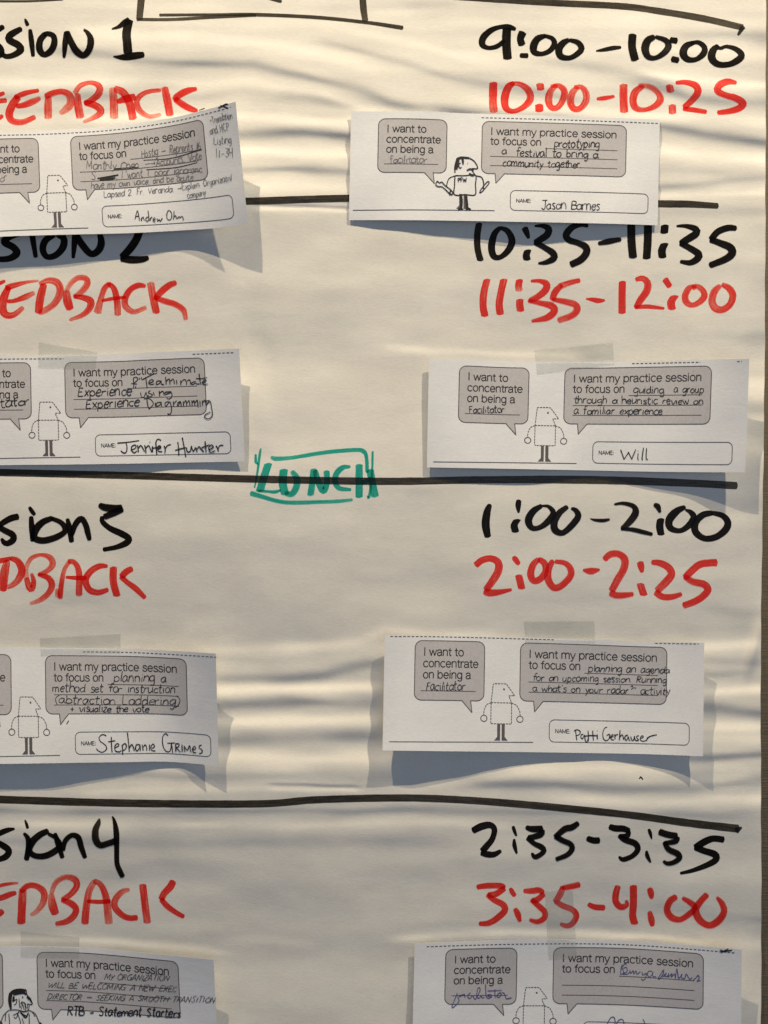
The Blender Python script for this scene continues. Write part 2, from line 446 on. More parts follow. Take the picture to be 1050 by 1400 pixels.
# ------------------------------------------------------------------ strokes
NIB = np.array([math.cos(math.radians(-4)), math.sin(math.radians(-4))])
class Ink:
    """collects ribbons, every stroke slightly above the one before"""
    def __init__(self, hf, base=0.16, sub=4):
        self.v = []; self.f = []; self.uv = []; self.dry = []; self.n = 0; self.hf = hf; self.base = base; self.sub = sub; self.k = 0
    def stroke(self, P, W=None, wmin=5.0, step=2.2, dry=(0, 0), rough=0.0, taper=0.0):
        P = [tuple(p) for p in P]
        explicit = W is None
        if explicit:
            last = None; Q = []
            for p in P:
                if len(p) > 2: last = p[2]
                Q.append((p[0], p[1], last if last else 6))
            P = Q
        else:
            P = [(p[0], p[1], 0) for p in P]
        C = catmull(P, step)
        # drop zero-length pieces
        dd = np.hypot(*np.diff(C[:, :2], axis=0).T); C = C[np.r_[True, dd > 1e-4]]
        if len(C) < 2: return
        T = np.gradient(C[:, :2], axis=0); T /= np.linalg.norm(T, axis=1)[:, None] + 1e-9
        N = np.stack([-T[:, 1], T[:, 0]], -1)
        n = len(C); L = np.r_[0, np.cumsum(np.hypot(*np.diff(C[:, :2], axis=0).T))]
        if explicit:
            w = C[:, 2].copy(); sk = np.zeros(n)
        else:
            cn = N @ NIB; ct = T @ NIB
            w = np.sqrt((W * cn) ** 2 + wmin ** 2 * (1 - cn ** 2))
            sk = W * ct * np.where(cn >= 0, 1, -1) * 0.9 * np.clip(np.abs(cn) * 3, 0, 1)
            e = np.exp(-np.minimum(L, L[-1] - L) / 4.0)
            sk = sk * e
        if rough:
            w = w * (1 + rough * np.convolve(rng.standard_normal(n + 4), np.ones(5) / 5, 'valid'))
        if taper:
            w = w * np.clip(0.35 + np.minimum(L, L[-1] - L) / taper, 0.35, 1)
        m = self.sub + 1
        q = np.linspace(-0.5, 0.5, m)
        X = C[:, None, :2] + N[:, None, :] * (w[:, None] * q)[:, :, None] + T[:, None, :] * (sk[:, None] * q)[:, :, None]
        # rounded ends
        endr = np.minimum(1.6, w * 0.22)
        X[0] += -T[0] * (endr[0] * (1 - (2 * q) ** 2) - endr[0] * .5)[:, None]
        X[-1] += T[-1] * (endr[-1] * (1 - (2 * q) ** 2) - endr[-1] * .5)[:, None]
        X = X.reshape(-1, 2)
        hh = self.hf(X[:, 0], X[:, 1]) + self.base + 0.035 * (self.k % 9)
        self.v.append(world_pts(X[:, 0], X[:, 1], hh))
        self.f.append(grid_faces(n, m, self.n)); self.n += n * m
        off = random.uniform(0, 500)
        self.uv.append(np.stack([np.repeat(L, m) + off, np.tile(q + 0.5, n) + off], -1))
        tt = L / max(L[-1], 1e-6)
        d = dry[0] * (1 - tt) ** 2 + dry[1] * tt ** 2
        self.dry.append(np.repeat(d, m)); self.k += 1
    def build(self, name, mat, parent, label=None):
        o = mesh_obj(name, np.vstack(self.v), np.vstack(self.f), mat, parent, uv=np.vstack(self.uv), attrs={'dry': np.concatenate(self.dry)})
        if label: o['label'] = label
        return o

POSTER_H = lambda x, y: sample(H, x, y)

def lettering(name, mat, label, strokes, W=11, wmin=5.5, rough=0.03):
    """strokes: text lines 'x,y[,w] ...' ; '@a,b' at the end sets dryness at start and end;
    lines starting with ~ use the broad nib of width W, or ~N"""
    ink = Ink(POSTER_H)
    for s in strokes.strip().split('\n'):
        s = s.strip()
        if not s: continue
        dry = (0, 0)
        if '@' in s:
            s, d = s.split('@'); dry = tuple(float(a) for a in d.split(','))
        if s.startswith('~'):
            head, rest = s[1:].split(' ', 1)
            ink.stroke(pts(rest), W=float(head) if head else W, wmin=wmin, dry=dry, rough=rough)
        else:
            ink.stroke(pts(s), dry=dry, rough=rough)
    return ink.build(name, mat, poster, label)

# --- ruled marker lines
lettering('marker_line', M_LINE, 'black marker line across the sheet under the first session', "280,275,10 340,275,10 480,271 620,272 760,275 900,278.5,10 940,279,9.5 982,281.5,8")
lettering('marker_line', M_LINE, 'black marker line crossed by the lunch note', "-200,642,10 0,646,10 170,650 350,655,10 525,658 660,656 800,656,11 930,660,10.5 1008,664,10")
lettering('marker_line', M_LINE, 'black marker line above the fourth session', "-200,1087,10 0,1093,10.5 170,1098 350,1099,10 430,1093.5 525,1091 600,1092 700,1098.5,10 850,1113 940,1125,10.5 1010,1133,11\n1006,1136,9 1014,1131,3")
lettering('marker_line', M_LINE, 'brownish black marker line at the top right', "560,-8,7 670,-1,8 760,4,9 850,8.5 900,15 960,25,9.5 1016,37.5,8.5 @0,0.3\n1016,36,8 1009,48,3")
lettering('marker_frame', M_LINE, 'bottom of a marker frame at the top edge', """
194,-14,10 193,0,10 190.5,27,9 @0.7,0.7
187,26.5,4.5 235,26.5 290,23.5 350,20.5 @0.5,0.5
218,20.5,4 290,20 350,20,5 430,23.5 500,30.5,5 551,38,6
495,-14,9 497,12,9 499.5,29,8 @0.3,0.8
-60,1,3 30,1.5 86,-0.5,2
366,-4,6 376,-1,6 385,2,4""")
lettering('pen_dot', M_BLACK, 'tiny black ink speck', "874,1065,1.5 876,1062,2.5 879,1066,1.5")

# --- row 1
lettering('session_heading', M_BLACK, 'black heading ending in SSION 1', """
5,36,7 -4,42,8 -12,50
-8,58,8 1,66,8 2,74,7 -7,80,6
29.5,39,7 20,44,9 13,49,10 13,55,10 24,61,10 28.5,68,10 19,75,8 8,77,7 1,72,6
34,25.5,2 36,30,5 38,35,5
41,40,5 43,56,7.5 45.3,77,5
62,46,8 55,55,9 54,67,9.5 60,74.5,8 69,70,9 74,60,9 73.5,50,8 67,46,7 60,47,7
91,43,7 89,60,8 87.5,79,4
91,43,8 96,55,9 104,69,10 114,75.5,9 122,67,9.5 124,54,9 120,45,6 114.5,40,3
153,39.5,2 162,36.5,5 170,31,8 177,27,9
176.5,27,12 173,45,12 174,60,12 175,73,12
155,77,2 161,78,5 170,78,9 185,76,10 197,74.5,8""")
lettering('feedback_heading', M_RED, 'red marker word FEEDBACK under session 1', """
9,137,7 0,138,7 -20,141,8 @0.3,0.4
6,127,5 -4,130,6 -30,134
-22,134,10 -26,150 -24,160 -8,164,8 4,158,5
53,123.5,5 35,127,7 20,133,7
55,134,6 44,139,9 32,143.5,8 22,145,6 @0.5,0
25,132,10 17,143,11 12.5,156,11 17,165,9 31,166.5,8 48,159.5,7 @0,0.6
66,132,9 65.5,147,11 66,162,10 @0.6,0.9
62,132,8 72,127,8 85,125,8 95,130,10 96.5,141,11 90,149,10 82,155,6 @0,1.3
106,128,8 107,145,11 110,161,11 @0.5,0.6
102,128,7 110,117,7 125,113,6 136,118.5,9 134,129,10 123,138,8 115,141,7 @0.9,0.2
116,140,8 130,144,10 138,151,10 133,158,8 114,167,4 @0,1.1
154,120,10 155.5,140,11 156,162,11 @1.0,1.0
156,121,9 168,126,10 177,141,11 182,163,11 @0.6,0.2
160,139,6 172,135,10 185,132,9
220,123,5 205,124.5,6 194,129,7 187,138,8 191,151,8 204,159,6 220,156.5,5 @0.4,1.1
225,119,9 229,138,11 232.5,158,10 @0.3,0.4
269,121,5 256,124,9 243,131,9 239,137,9
239,135,8 252,144,9 262,149,8 270,151.5,5""")
lettering('time_lettering', M_BLACK, 'black time 9:00 to 10:00', """
705,40,5 696,37,8 686,36.5,6 672,41,8 661,51,9.5 659.5,61,9 668,65.5,6 680,63,7 690,55,6
~12 693,38 692.3,60 694,81
715,43.5,11 711.5,53,10 714,62,10
711,75.8,6.5 722,76,7
746,48.5,6 735,53,9.5 729.5,63,10.5 731,71.5,9 741,73.5,6.5 752,69,7.5 758,60,8 755,52.5,6.5 744,48.5,5
778,54,6 769,59.5,9.5 764,68,10 767,77,9 779,79,7 790,73,8 795,66,8.5 790,58,7.5 778,54.5,5
815,69.5,2 825,68,5 838,65.5,6 849,64.5,4
865,46.5,11 864.2,64,11 868.5,82.5,11
895,50,7 886,55,10 882,66,11 886,77,8.5 896,79,6.5 908,72,8.5 914,63,9.5 910,55,7.5 896,50,5
916,54.5,8 926,56,9
918,80.5,9 928,82.5,8.5
949,58,6 938,63,9.5 934,73,11 940,81,9 952,81,7 962,73,9 963,64.5,8 955,58,6.5 944,59,5
982,62,6 975,69,10 973,79,11 981,87.5,9 996,88,8 1009,82,9.5 1014,75,9 1006,67,7 993,63.5,5 985,66,5 979,63,5""")
lettering('time_lettering', M_RED, 'red time 10:00 to 10:25', """
~11 674.5,112.5 674,140 675.5,153.5 @0,0.6
703,113,6 695,119,10 690,134,11 692,148,9 702,152,6.5 716,146,8 725,135,10 722,123,9.5 711,115,7 697,114,5 @0,0.5
~10 738,114 739.5,123 @0.3,0.3
~11 737,142.5 737.5,152.5
761,116,6 753,124,9 750,137,10 754,147,8 763,146,8 770,135,9 771.5,124,9 764,117,7 753,118,5 @0.6,0.6
790,119,6 783,126,9 780,138,10 784,148,9 793,148,8 801,138,9.5 801,127,9 795,119,7 785,119,5 @0.6,0.6
816,135,4 826,134,6 840,131.5,4
~11 852.5,115 852.5,135 853.5,153.5 @0.5,0.3
880,117,6 869,125,10 865.5,137,10 869,147,9 880,150,6 895,145,8 903,136,10 899,126,8 888,118,7 873,116,5 @0.3,0.7
~10 915,116 917,126 @0.2,0.3
~10 919,143 919.5,155.5 @0.6,0.6
924,113,5 938,112.5,7 951,117,9.5 954,126,10 946,137,9 935,147,8
934,148.5,6 948,150,7 966,153,6
1007,113,5 995,111.5,9 984,116,10 981,124,9.5 992,130,8 1006,134,9.5 1016,141,10 1010,148,9.5 996,152,8 981,154,6""")

# --- row 2
lettering('session_heading', M_BLACK, 'black heading ending in SSION 2, half under a sheet', """
28,318,9 12,324,10 6,331,10 18,338,10 23,346,10.5 14,353,9 0,354.5,8 -8,352,7
42,310,9 45,328,8 49,352,6
74,320,9 62,329,9.5 58.5,341,9.5 64,351,8 76,349,9 86,338,10 87,326,9.5 78,320,8
104,308,8 102,330,8.5 100,353,4.5
102,318,9 112,334,10 124,347,9.5 134,343,10 138.5,332,10 136,318,7
178,308,8 190,312,11 187,326,11 177,341,11 166,352,9
165,353,9 180,355,10 194,354.5,9 203,352,6""")
lettering('feedback_heading', M_RED, 'red marker word FEEDBACK under session 2', """
7,384,4 -4,388,6 -30,392
-30,410,7 -12,408,6
53,383.5,3 35,386,5 16,391,8 8,394,8 @1.2,0
47,400,6 34,406,8 20,411,6 10,412,5 @0.9,0
12,392,8 6,405,11 3,420,12 8,430,10 19,430,8 32,420,6 @0,0.7
60,388,9 55,408,11 52.5,428,10
54,388,6 67,383,8 79,387,10 82,400,10 74,415,9 60,425,8 53,428,5 @0.7,0.9
91,397,9 92,410,12 96,423,10 @0.7,0
90,399,6 97,387,7 107,379.5,7 118,381,8 119,389,9 111,399,8 101,406,6 @1.1,0.7
101,405,6 114,407,8 124,412,10 122,422,9 112,431,7 95,437.5,4 @0,0.9
133,428,11 138,408,8 143,394,8 150,387.5,7 @0.9,0.4
148,387,6 156,395,8 160,412,9 161,431,9 @0,0.5
139,411,4 155,408,5 172,406,4
199,391,5 189,390,8 178,396,8 171,408,9 172,419,9 183,426,7 200,420,6 @0,0.9
~10 206,386 209,405 214,428 @0.8,0.2
241,386,7 231,390,9 220,399,9 212,408,7
211,406,7 224,411,8 240,416,8 251,424,8 254,437,6 @0,0.7""")
lettering('time_lettering', M_BLACK, 'black time 10:35 to 11:35', """
~9 655,305 652.5,322 653,340 657,356.5 @0.8,0.5
684,311,6 676,320,9 672,337,10 675,350,9 684,351.5,7 695,342,9 700,329,9.5 694,316,8 683,311,5 @0,0.3
717,311,9 720,318,8 723,326,4
~10 722,341.5 719.5,349 721,355.5
731,309,3 742,309,6 750,313,10 748,321,10 738,328,9 731,332,8
731,331,8 744,338,8 756,346,9.5 757,353,9.5 747,358.5,7 736,360,3
804,309,5 794,307,7 782,311,9 774,321,10 778,328,9 790,332,8 800,337,10 802,345,10 794,355,10 780,362,9
818,333,5 832,330,8 849,327,6
~11 863,300 863.5,330 865.5,352.5
~11 886,300 885.5,330 884,354
~11 909,307.5 908,319
~11 909,332.5 905,342 906,352.5
925,309,3 938,309,6 951,313,9 952,319,10 940,327,10 930,333,8
930,332,8 943,339,9 955,347,10 954,353,10 944,359,8 930,357.5,5
1007,312,7 995,311.5,9 981,317,9 972,328,9
971,327,9 984,332,9 998,338,11 1001,346,11 992,354,10 970,363,8""")
lettering('time_lettering', M_RED, 'red time 11:35 to 12:00', """
~10 666,381.5 661.5,400 660.5,418 663,432.5 @0.3,0
~10 689,381.5 684.5,402 682.5,416 684,430 @0.2,0
~10 710.5,382 709,390 710,398 @0,1.2
~10 711,409 710.5,416 712,425.5
726,384,4 738,384,6 747,388,9.5 746,396,10 736,405,9 724,411,7
722,411,5 738,414,7 754,418,9.5 758,425,10 748,434,9 727,439,4
793,383,6 780,386,7 766,391,9 @0,0.7
768,389,7 759,399,9.5 755,410,8
755,409,5 772,412,8 786,416,9 789,423,10 782,431,9 763,438,8 @0,0.5
801,408.5,2 810,409.5,6 818,411,7 827,410.5,3
~10 851,384.5 850.5,405 850.5,428.5
869,382,6 879,380.5,8 885.5,387,9.5 884,398,10 875,411,9.5 869,421,7 @0.2,0
868,420,5 885,419,6 908,421.5,4
909,381,9 916,392,8
~11 923,404 917.5,413 919,423
951,394,7 947,392,6 942,394,8 937,403,9 938,412,9 946,417,7 956,413,8 963,405,9 961,397,8 954,391.5,7 946,391,5 @0.4,0.5
985,390,6 977,398,9.5 973.5,411,10 978,421,10 988,423,9 998,416,9 1002,404,9.5 997,394,9 987,388.5,6 @0.6,0.2""")

# --- row 3
lettering('session_heading', M_BLACK, 'black heading ending in sion3', """
25.5,706,9 14,709,9 2,716,8 -6,722,7
-6,718,7 6,725,8.5 17,731,9 18,738,9 10,743,8 5,741,7 2,736,4
40,693,4 43,698,6 47.5,704,5
42.5,706,6 43.5,722,8 44.5,740,6
72,708,7 58,714,9 49,724,10 47,735,9 58,739,9 74,735.5,9 87,728.5,8 89,722,8 83,714,7 70,708.5,6
92,709,5 95,722,8 98,741,7
98,732,6 103,717,8 111,709,8 117,717,8 120,728,8 122.5,738.5,6
135.5,690,7 143,693.5,10 156,695,10 167,694,9
168,696,8 156,701,9.5 142,707,8
140,706,6 140,713,7 150,722,8 166,729.5,9 176,736,9 173,742,9 159,748,7 141,751.5,6""")
lettering('feedback_heading', M_RED, 'red marker word FEEDBACK under session 3', """
15,763,5 4,766,7 -8,768,7
10,766,8 6,784,12 4,808,10 @0.6,0
14,763,6 24,767,9 30,779,10.5 26,791,10 18,799,8 9,803,6 @0,0.9
36,791,8 36,776,6 43,763,6 56,758.5,5 68,762,8 72,771,8.5 65,780,7 52,786,5 @1.3,0.6
36,790,7 40,803,9 44,805,8 46,794,7 43,784,4 @0.3,0.4
52,785,5 66,790,8 71,800,9 66,811,8 55,820,7 41,825,4 @0,1.0
78,805,6 79,816,7 @1.3,1.3
82,818,7 84,798,7 88,779,6 95,767,6 @0,0.9
93,767,6 102,769,7 108,783,8.5 108,814,9 @0.3,0.3
90,789,4 104,790,6 118,790,6
147,774,5 136,774,8 124,781,9 117,793,9.5 122,806,9 134,810,8 148,806,6
~10 155,775 155,795 160,815
181,777,8 172,782,9 166,789,9
165,788,7 174,796,7 186,805,8 198.5,817.5,6""")
lettering('time_lettering', M_BLACK, 'black time 1:00 to 2:00', """
670,689.5,6 666,700,10 664,717,11 667,734.5,9
709.5,683.5,7 708.5,691,8 709,701,3
~10 707.5,710 703,718 705,727.5
741,691,6 729,699,9.5 722.5,711,10.5 727,721.5,8 738,721,7 750,712,9 756.5,701,8 750,692.5,5 741,691.5,3 @0,0.3
776,692.5,6 765,701,9 758,713,10 759,724.5,10 769,728.5,8 781,719,9 790.5,706,9 787,697.5,7 781,695,4 @0.4,0
807,709,1.5 814,711,4 825,711.5,5 833.5,710,3
840,689.5,3 852,688,5 866,692,7 869,701,9.5 861,713,9 850,723,6 @0,0.7
849,723,4 865,724,6 880,727.5,6 892,730.5,5
894,690,5 899,692,8 902.5,700.5,4
~10 903.5,709 902,720 904,731.5
937,693,6 925,699,10 915,711,11 917,722,9 930,725.5,7 942,718,9 948.5,707,9 944,700,7 937,697,3 @0,0.2
974,701,7 961,704,9 951,714,10 951,727,10 963,736,8.5 979,734,9 992,724,10 995,714,9.5 988,705,8 973,701,6""")
lettering('time_lettering', M_RED, 'red time 2:00 to 2:25', """
650,773,9 659,766,9 671,763.5,9 681,769,10 681,781,11 672,796,10 664,807,9
662,808,9 669,810.5,10 682,809.5,8 699.5,806,4
701.5,761.5,6 705,765,8 709.5,771.5,6
~10 709,786 713.5,805
737,764,7 729,772,9 725.5,785,10 730,794,9 739,791,9 746,781,9 744.5,770,9 736,764,7
756,766,7 750,778,9 749.5,792,10 757,803,9.5 767,801,9 779,789,9 780.5,779,9 773,770,7 759,767.5,6
797,779,3 804,780.5,8 810,780.5,9 820,778.5,3
826,765,8 834,758,9 845,757,9 854,764,10 853,777,10 844,793,10 836,808,9 @0,0.3
834,810,9 842,813.5,9 854,813.5,8 866,812,6
875,768,9 876.5,775,9 878,782.5,5
~10 875,797.5 880.5,814 @0.4,0
891,768.5,7 903,770,9 914,776,10 918,785,10.5 911,795,11 898,808,10 @0,0.5
896,809,9 905,815.5,9 918,816,8 932,812,6
980.5,769,10 969,769.5,10 956,772,10 945,781,10 936,790,9
936,788,8 947,795,9 962,798.5,10 968,806,10 961,815,9.5 950,822,9.5 934,828,9""")

# --- row 4
lettering('session_heading', M_BLACK, 'black heading ending in sion4', """
20,1133,3 10,1135,7 0,1139,8 -8,1143,8
-8,1150,8 4,1156,9 12,1163,9 8,1171,9 -4,1176,7
34,1121,2 36,1126,4 38,1132.5,4 @1.2,0
32.5,1139,4 38,1146,7 39,1158,8 36,1176,7
66,1136,8 55,1141,9 44,1151,10 40,1163,9 48,1170,8 62,1170,9 76,1163,9 82,1155,7 77,1146,6 66,1140,5
75,1139,5 79,1152,8 85.5,1173,6
86,1163,6 89,1150,7 98,1142,7 107,1145,8 111,1158,8 116.5,1173,6
136,1119,2 134.5,1125,7 130.5,1135,9 131,1148,10 137,1155.5,9 148,1153,8.5 160,1149,9 @1.4,0
153.5,1116,2 156.5,1123,5 159,1138,8 159.5,1160,7 160,1180,7 164,1191,7.5 168,1199,7""")
lettering('feedback_heading', M_RED, 'red marker word FEEDBACK under session 4', """
-12,1214,5 8,1209,5 25,1207,3 @0,0.8
-12,1231,7 3,1227,8 13,1223,8 22,1220.5,6
-12,1250,8 -3,1250,9 4,1245,8
~11 31,1217 30,1240 29,1263 @0.4,0
28,1219,7 38,1211,8 50,1211.5,8 60,1220,9.5 59,1234,9 50,1246,7 42,1251,5 @0,1.4
70,1222,8 72,1238,12 76,1250,10 @0.9,0
70,1222,6 76,1207,7 89,1199,7 102,1202,9 105,1211,9 97,1222,8 85,1230,7 @1.0,0.3
84,1230,6 97,1235,9 104,1243,9 100,1253,9 90,1260,8 76,1263,6 @0,0.3
116,1263,10 118,1240,10 122,1218,9 130,1204,8 @0.2,1.1
128,1204,7 138,1210,8 145,1228,10 149,1263,11 @0.6,0.9
119,1232,5 135,1233,6 151,1232,6
177,1216,5 167,1219,8 158,1229,9 157,1240,9 167,1251,8.5 177,1255,8 188,1254.5,8 @0.9,0
~10 195,1209 198,1235 201.5,1262 @0.2,0.5
237,1204,9 233,1212,10 224,1222,9 220.5,1230,9
220,1229,7 229,1239,8 240,1247,7 251.5,1253.5,6""")
lettering('time_lettering', M_BLACK, 'black time 2:35 to 3:35', """
646,1136,9 658,1130,10 670,1128,9 676,1134,8 673,1147,8 666,1156,9 659,1164,9
658,1165,9 666,1168,9 676,1168,8 685,1163,5
701.5,1129.5,4 703,1135,5 706,1143,3
703,1147,3 703.5,1156,6 706.5,1167,3
719,1131,6 728,1133.5,9 742,1133,9
741,1134,8 739,1141,9 722,1146,8
721,1145,7 730,1153,7 740,1158,8 744,1163,7 738,1169,7 731,1171.5,7 727,1166,3
791,1125,7 782,1131,9 773,1133,9 764,1140,8 759,1145,8
759,1143,8 769,1149,8 780,1154,8 782,1161,8 775,1169,7 760,1175,6
802.5,1146,8 811,1149,9 820,1149,9
833,1130,8 841,1132.5,9 852,1133,9 861,1136,7
860,1136,6 857,1143,8 847,1143,6
846,1142,6 854,1148,8 868,1153,9 872,1161,8 865,1170,7 852,1175,7 846,1171,3
887,1133.5,4 889,1139,5 891,1147,2
884,1163,3 885,1170,6 889.5,1179,3
901,1137,9 913,1141,9.5 926,1143,9
926,1144,7 924,1150,8 908,1153,6
908,1151,6 914,1161,8 926,1167,9 929,1173,8 921,1179,7 912,1180.5,6 907,1177,4
990,1148,9 975,1146.5,9 963,1151,10 950,1159,9
950,1158,9 962,1163,9 977,1168,10 979,1175,9 968,1182,8 947,1190,6 930,1194,4""")
lettering('time_lettering', M_RED, 'red time 3:35 to 4:00', """
652,1213,7 665,1211,8 684,1211,8 690,1214,7
690,1214,8 678,1222,9 667,1224,8
666,1223,7 675,1230,8 688,1237,9 690,1245,9 680,1255,9 668,1262,8 655,1263,6
698,1214,5 700,1219,7 704,1225,6
704,1242,6 708,1250,8.5 711,1260,5
716,1218,6 727,1218,8 737,1217,8 743,1221,7
744,1222,7 734,1230,8 727,1231,7
726,1230,6 736,1238,8 745,1247,8 744,1255,8 735,1260,7 724,1257.5,5
793,1209,8 780,1212,8 769,1214,7
770,1212,7 766,1222,9 759,1234,8
759,1232,7 769,1238,8 783,1244,8 788,1252,8.5 783,1262,8 775,1266,7 766,1263,5
804,1236,6 813,1240,8 827,1241,8
845,1211,8 842,1222,9 842,1233,9 849,1240,9 857,1237,7 856,1231,4
~10 866,1210.5 866,1235 865,1252 868,1263.5
888,1214,7 890,1221,9 891,1228.5,5
888,1246,6 890.5,1257,9 892,1266,6
925,1225.5,8 916,1232,9 912,1244,9 918,1254,9.5 930,1257,8 943,1249,8 950,1241,8 944,1234,8 933,1227.5,5
967,1222.5,8 958,1232,9 951,1244,10 957,1258,10 970,1265,9 983,1258,10 990,1246,9 987,1235,8 980,1226.5,4""")

# --- lunch
lettering('lunch_note', M_GREEN, 'green boxed word LUNCH over the marker line', """
~11 367,633.5 361,652 355,672
353,671,4 368,672,4 376,672.5,5 384,670,3
371,624,4 376,627,6 400,625.5,5 444,618.5,5.5 486,615,5.5 497,617,6 501,625,5 502,646,5 @0.4,0
356.5,613,2 355,622,3.5 352,645,3 348,667,2
349.5,621,3 350,632,4 353,635,2
342.5,674,7 359,679,6 380,685,5.5 400,687,5.5 440,686,5 463,685,5 482,683,4 @0,0.6
~11 388,641.5 386.5,660 390,676
390,674,7 399,675,8 405,666,9 406,654,9 399,644,6 @0,0.3
~9 429,641 427,660 424.5,677
431,643,7 435,658,9 442,671,9 447,660,8 446.5,643.5,8
479,638,4 469,639,7 461,646,8 458,656,8 463,667,7 480,669.5,4
~10 491,635 491,657 491,680
494,661,6 508,654,7
506,642,10 509,660,10 513,679,10
509.5,617,3 509,640,3 507,665,3.5 504,681,4 502,678,2""", W=10)

# ------------------------------------------------------------------ cards
TW, TH = 437.0, 157.0
class Card:
    def __init__(s, top, bot, lt, lb, a=0.0, b=1 / TW, av=0.0, bv=1 / TH):
        """top, bot: outline points along the upper and lower edge; lt, lb: lift off the poster along them (x, lift)"""
        s.top = np.array(pts(top)); s.bot = np.array(pts(bot))
        s.lt = np.array(pts(lt)); s.lb = np.array(pts(lb)); s.a, s.b, s.av, s.bv = a, b, av, bv
        s.xl0, s.xr0 = s.top[0, 0], s.top[-1, 0]; s.xl1, s.xr1 = s.bot[0, 0], s.bot[-1, 0]
        def curve(P, xl, xr):
            u = (P[:, 0] - xl) / (xr - xl)
            C = catmull(np.stack([u * 400, P[:, 1]], -1), 4)
            return C[:, 0] / 400, C[:, 1]
        s.tu, s.ty = curve(s.top, s.xl0, s.xr0); s.bu, s.by = curve(s.bot, s.xl1, s.xr1)
        s.ltu, s.lty = curve(s.lt, s.xl0, s.xr0); s.lbu, s.lby = curve(s.lb, s.xl1, s.xr1)
    def xy(s, u, v):
        x = (s.xl0 * (1 - v) + s.xl1 * v) * (1 - u) + (s.xr0 * (1 - v) + s.xr1 * v) * u
        y = np.interp(u, s.tu, s.ty) * (1 - v) + np.interp(u, s.bu, s.by) * v
        return x, y
    def uv(s, x, y):
        u = (x - s.xl0) / (s.xr0 - s.xl0); v = 0.5
        for _ in range(6):
            t = np.interp(u, s.tu, s.ty); b = np.interp(u, s.bu, s.by); v = (y - t) / (b - t)
            xl = s.xl0 * (1 - v) + s.xl1 * v; xr = s.xr0 * (1 - v) + s.xr1 * v; u = (x - xl) / (xr - xl)
        return u, v
    def H(s, u, v):
        u = np.asarray(u, float); v = np.asarray(v, float)
        x, y = s.xy(u, v)
        l = np.interp(u, s.ltu, np.maximum(s.lty, 0)) * (1 - v) + np.interp(u, s.lbu, np.maximum(s.lby, 0)) * v
        uc = np.clip(u, -.1, 1.1)
        l = l + 0.9 * np.sin(uc * 9 + s.xl0) * np.sin(v * 3.1) + 0.4 * np.sin(uc * 21 + v * 5 + s.xr0)
        base = sample(HB, x, y) + 1.6 + l
        ph = sample(H, x, y) + 0.7
        d = base - ph
        return ph + 0.5 * (d + np.sqrt(d * d + 1.0))      # never below the poster
    def hxy(s, x, y):
        return s.H(*s.uv(np.asarray(x, float), np.asarray(y, float)))
    def t2xy(s, tx, ty):
        tx = np.asarray(tx, float); ty = np.asarray(ty, float)
        return s.xy(s.a + tx * s.b, s.av + ty * s.bv)
    def tpts(s, P):
        P = np.asarray(P, float); x, y = s.t2xy(P[:, 0], P[:, 1]); return np.stack([x, y], -1)

def frame_clip(P):
    return P[:, 0].max() > -45 and P[:, 1].min() < 1445

def rrect(x0, y0, x1, y1, r, n=5, tail=None):
    P = []
    for cx, cy, a0 in ((x1 - r, y0 + r, -90), (x1 - r, y1 - r, 0), (x0 + r, y1 - r, 90), (x0 + r, y0 + r, 180)):
        if a0 == 90 and tail:
            P += [p for p in tail]
        for k in range(n + 1):
            a = math.radians(a0 + 90 * k / n); P.append((cx + r * math.cos(a), cy + r * math.sin(a)))
    P.append(P[0])
    return P

def densify(P, step=5.0):
    P = np.asarray(P, float); out = [P[:1]]
    for a, b in zip(P[:-1], P[1:]):
        n = max(1, int(np.hypot(*(b - a)) / step)); t = (np.arange(1, n + 1) / n)[:, None]
        out.append(a * (1 - t) + b * t)
    return np.vstack(out)

class Lines(Ink):
    """thin ribbons: straight-jointed, no smoothing"""
    def poly(self, P, w):
        P = np.asarray(P, float)
        for a, b in zip(P[:-1], P[1:]):
            self._seg(a, b, w)
    def _seg(self, a, b, w):
        t = (b - a); L = np.hypot(*t)
        if L < 1e-6: return
        t = t / L; n = np.array([-t[1], t[0]]) * w / 2; e = t * w * 0.25
        X = np.array([a - e - n, a - e + n, b + e + n, b + e - n])
        hh = self.hf(X[:, 0], X[:, 1]) + self.base
        self.v.append(world_pts(X[:, 0], X[:, 1], hh)); self.f.append(np.array([[0, 1, 2, 3]]) + self.n); self.n += 4
        self.uv.append(X / 10); self.dry.append(np.zeros(4))
    def dashed(self, P, w, dash=3.0, gap=2.0, keep=lambda f: True):
        P = densify(P, 0.5); L = np.r_[0, np.cumsum(np.hypot(*np.diff(P, axis=0).T))]
        s = 0.0
        while s < L[-1]:
            e = min(s + dash, L[-1])
            a = np.array([np.interp(s, L, P[:, 0]), np.interp(s, L, P[:, 1])])
            b = np.array([np.interp(e, L, P[:, 0]), np.interp(e, L, P[:, 1])])
            if keep(s / L[-1]): self._seg(a, b, w)
            s += dash + gap
    def polygon(self, P):
        """convex polygon fan as quads"""
        P = np.asarray(P, float); c = P.mean(0)
        hh = self.hf
        for i in range(len(P)):
            a, b = P[i], P[(i + 1) % len(P)]
            X = np.array([c, a, (a + b) / 2, b])
            self.v.append(world_pts(X[:, 0], X[:, 1], hh(X[:, 0], X[:, 1]) + self.base))
            self.f.append(np.array([[0, 1, 2, 3]]) + self.n); self.n += 4
            self.uv.append(X / 10); self.dry.append(np.zeros(4))
    def build(self, name, mat, parent, label=None):
        if not self.v: return None
        o = mesh_obj(name, np.vstack(self.v), np.vstack(self.f), mat, parent, smooth=False)
        if label: o['label'] = label
        return o

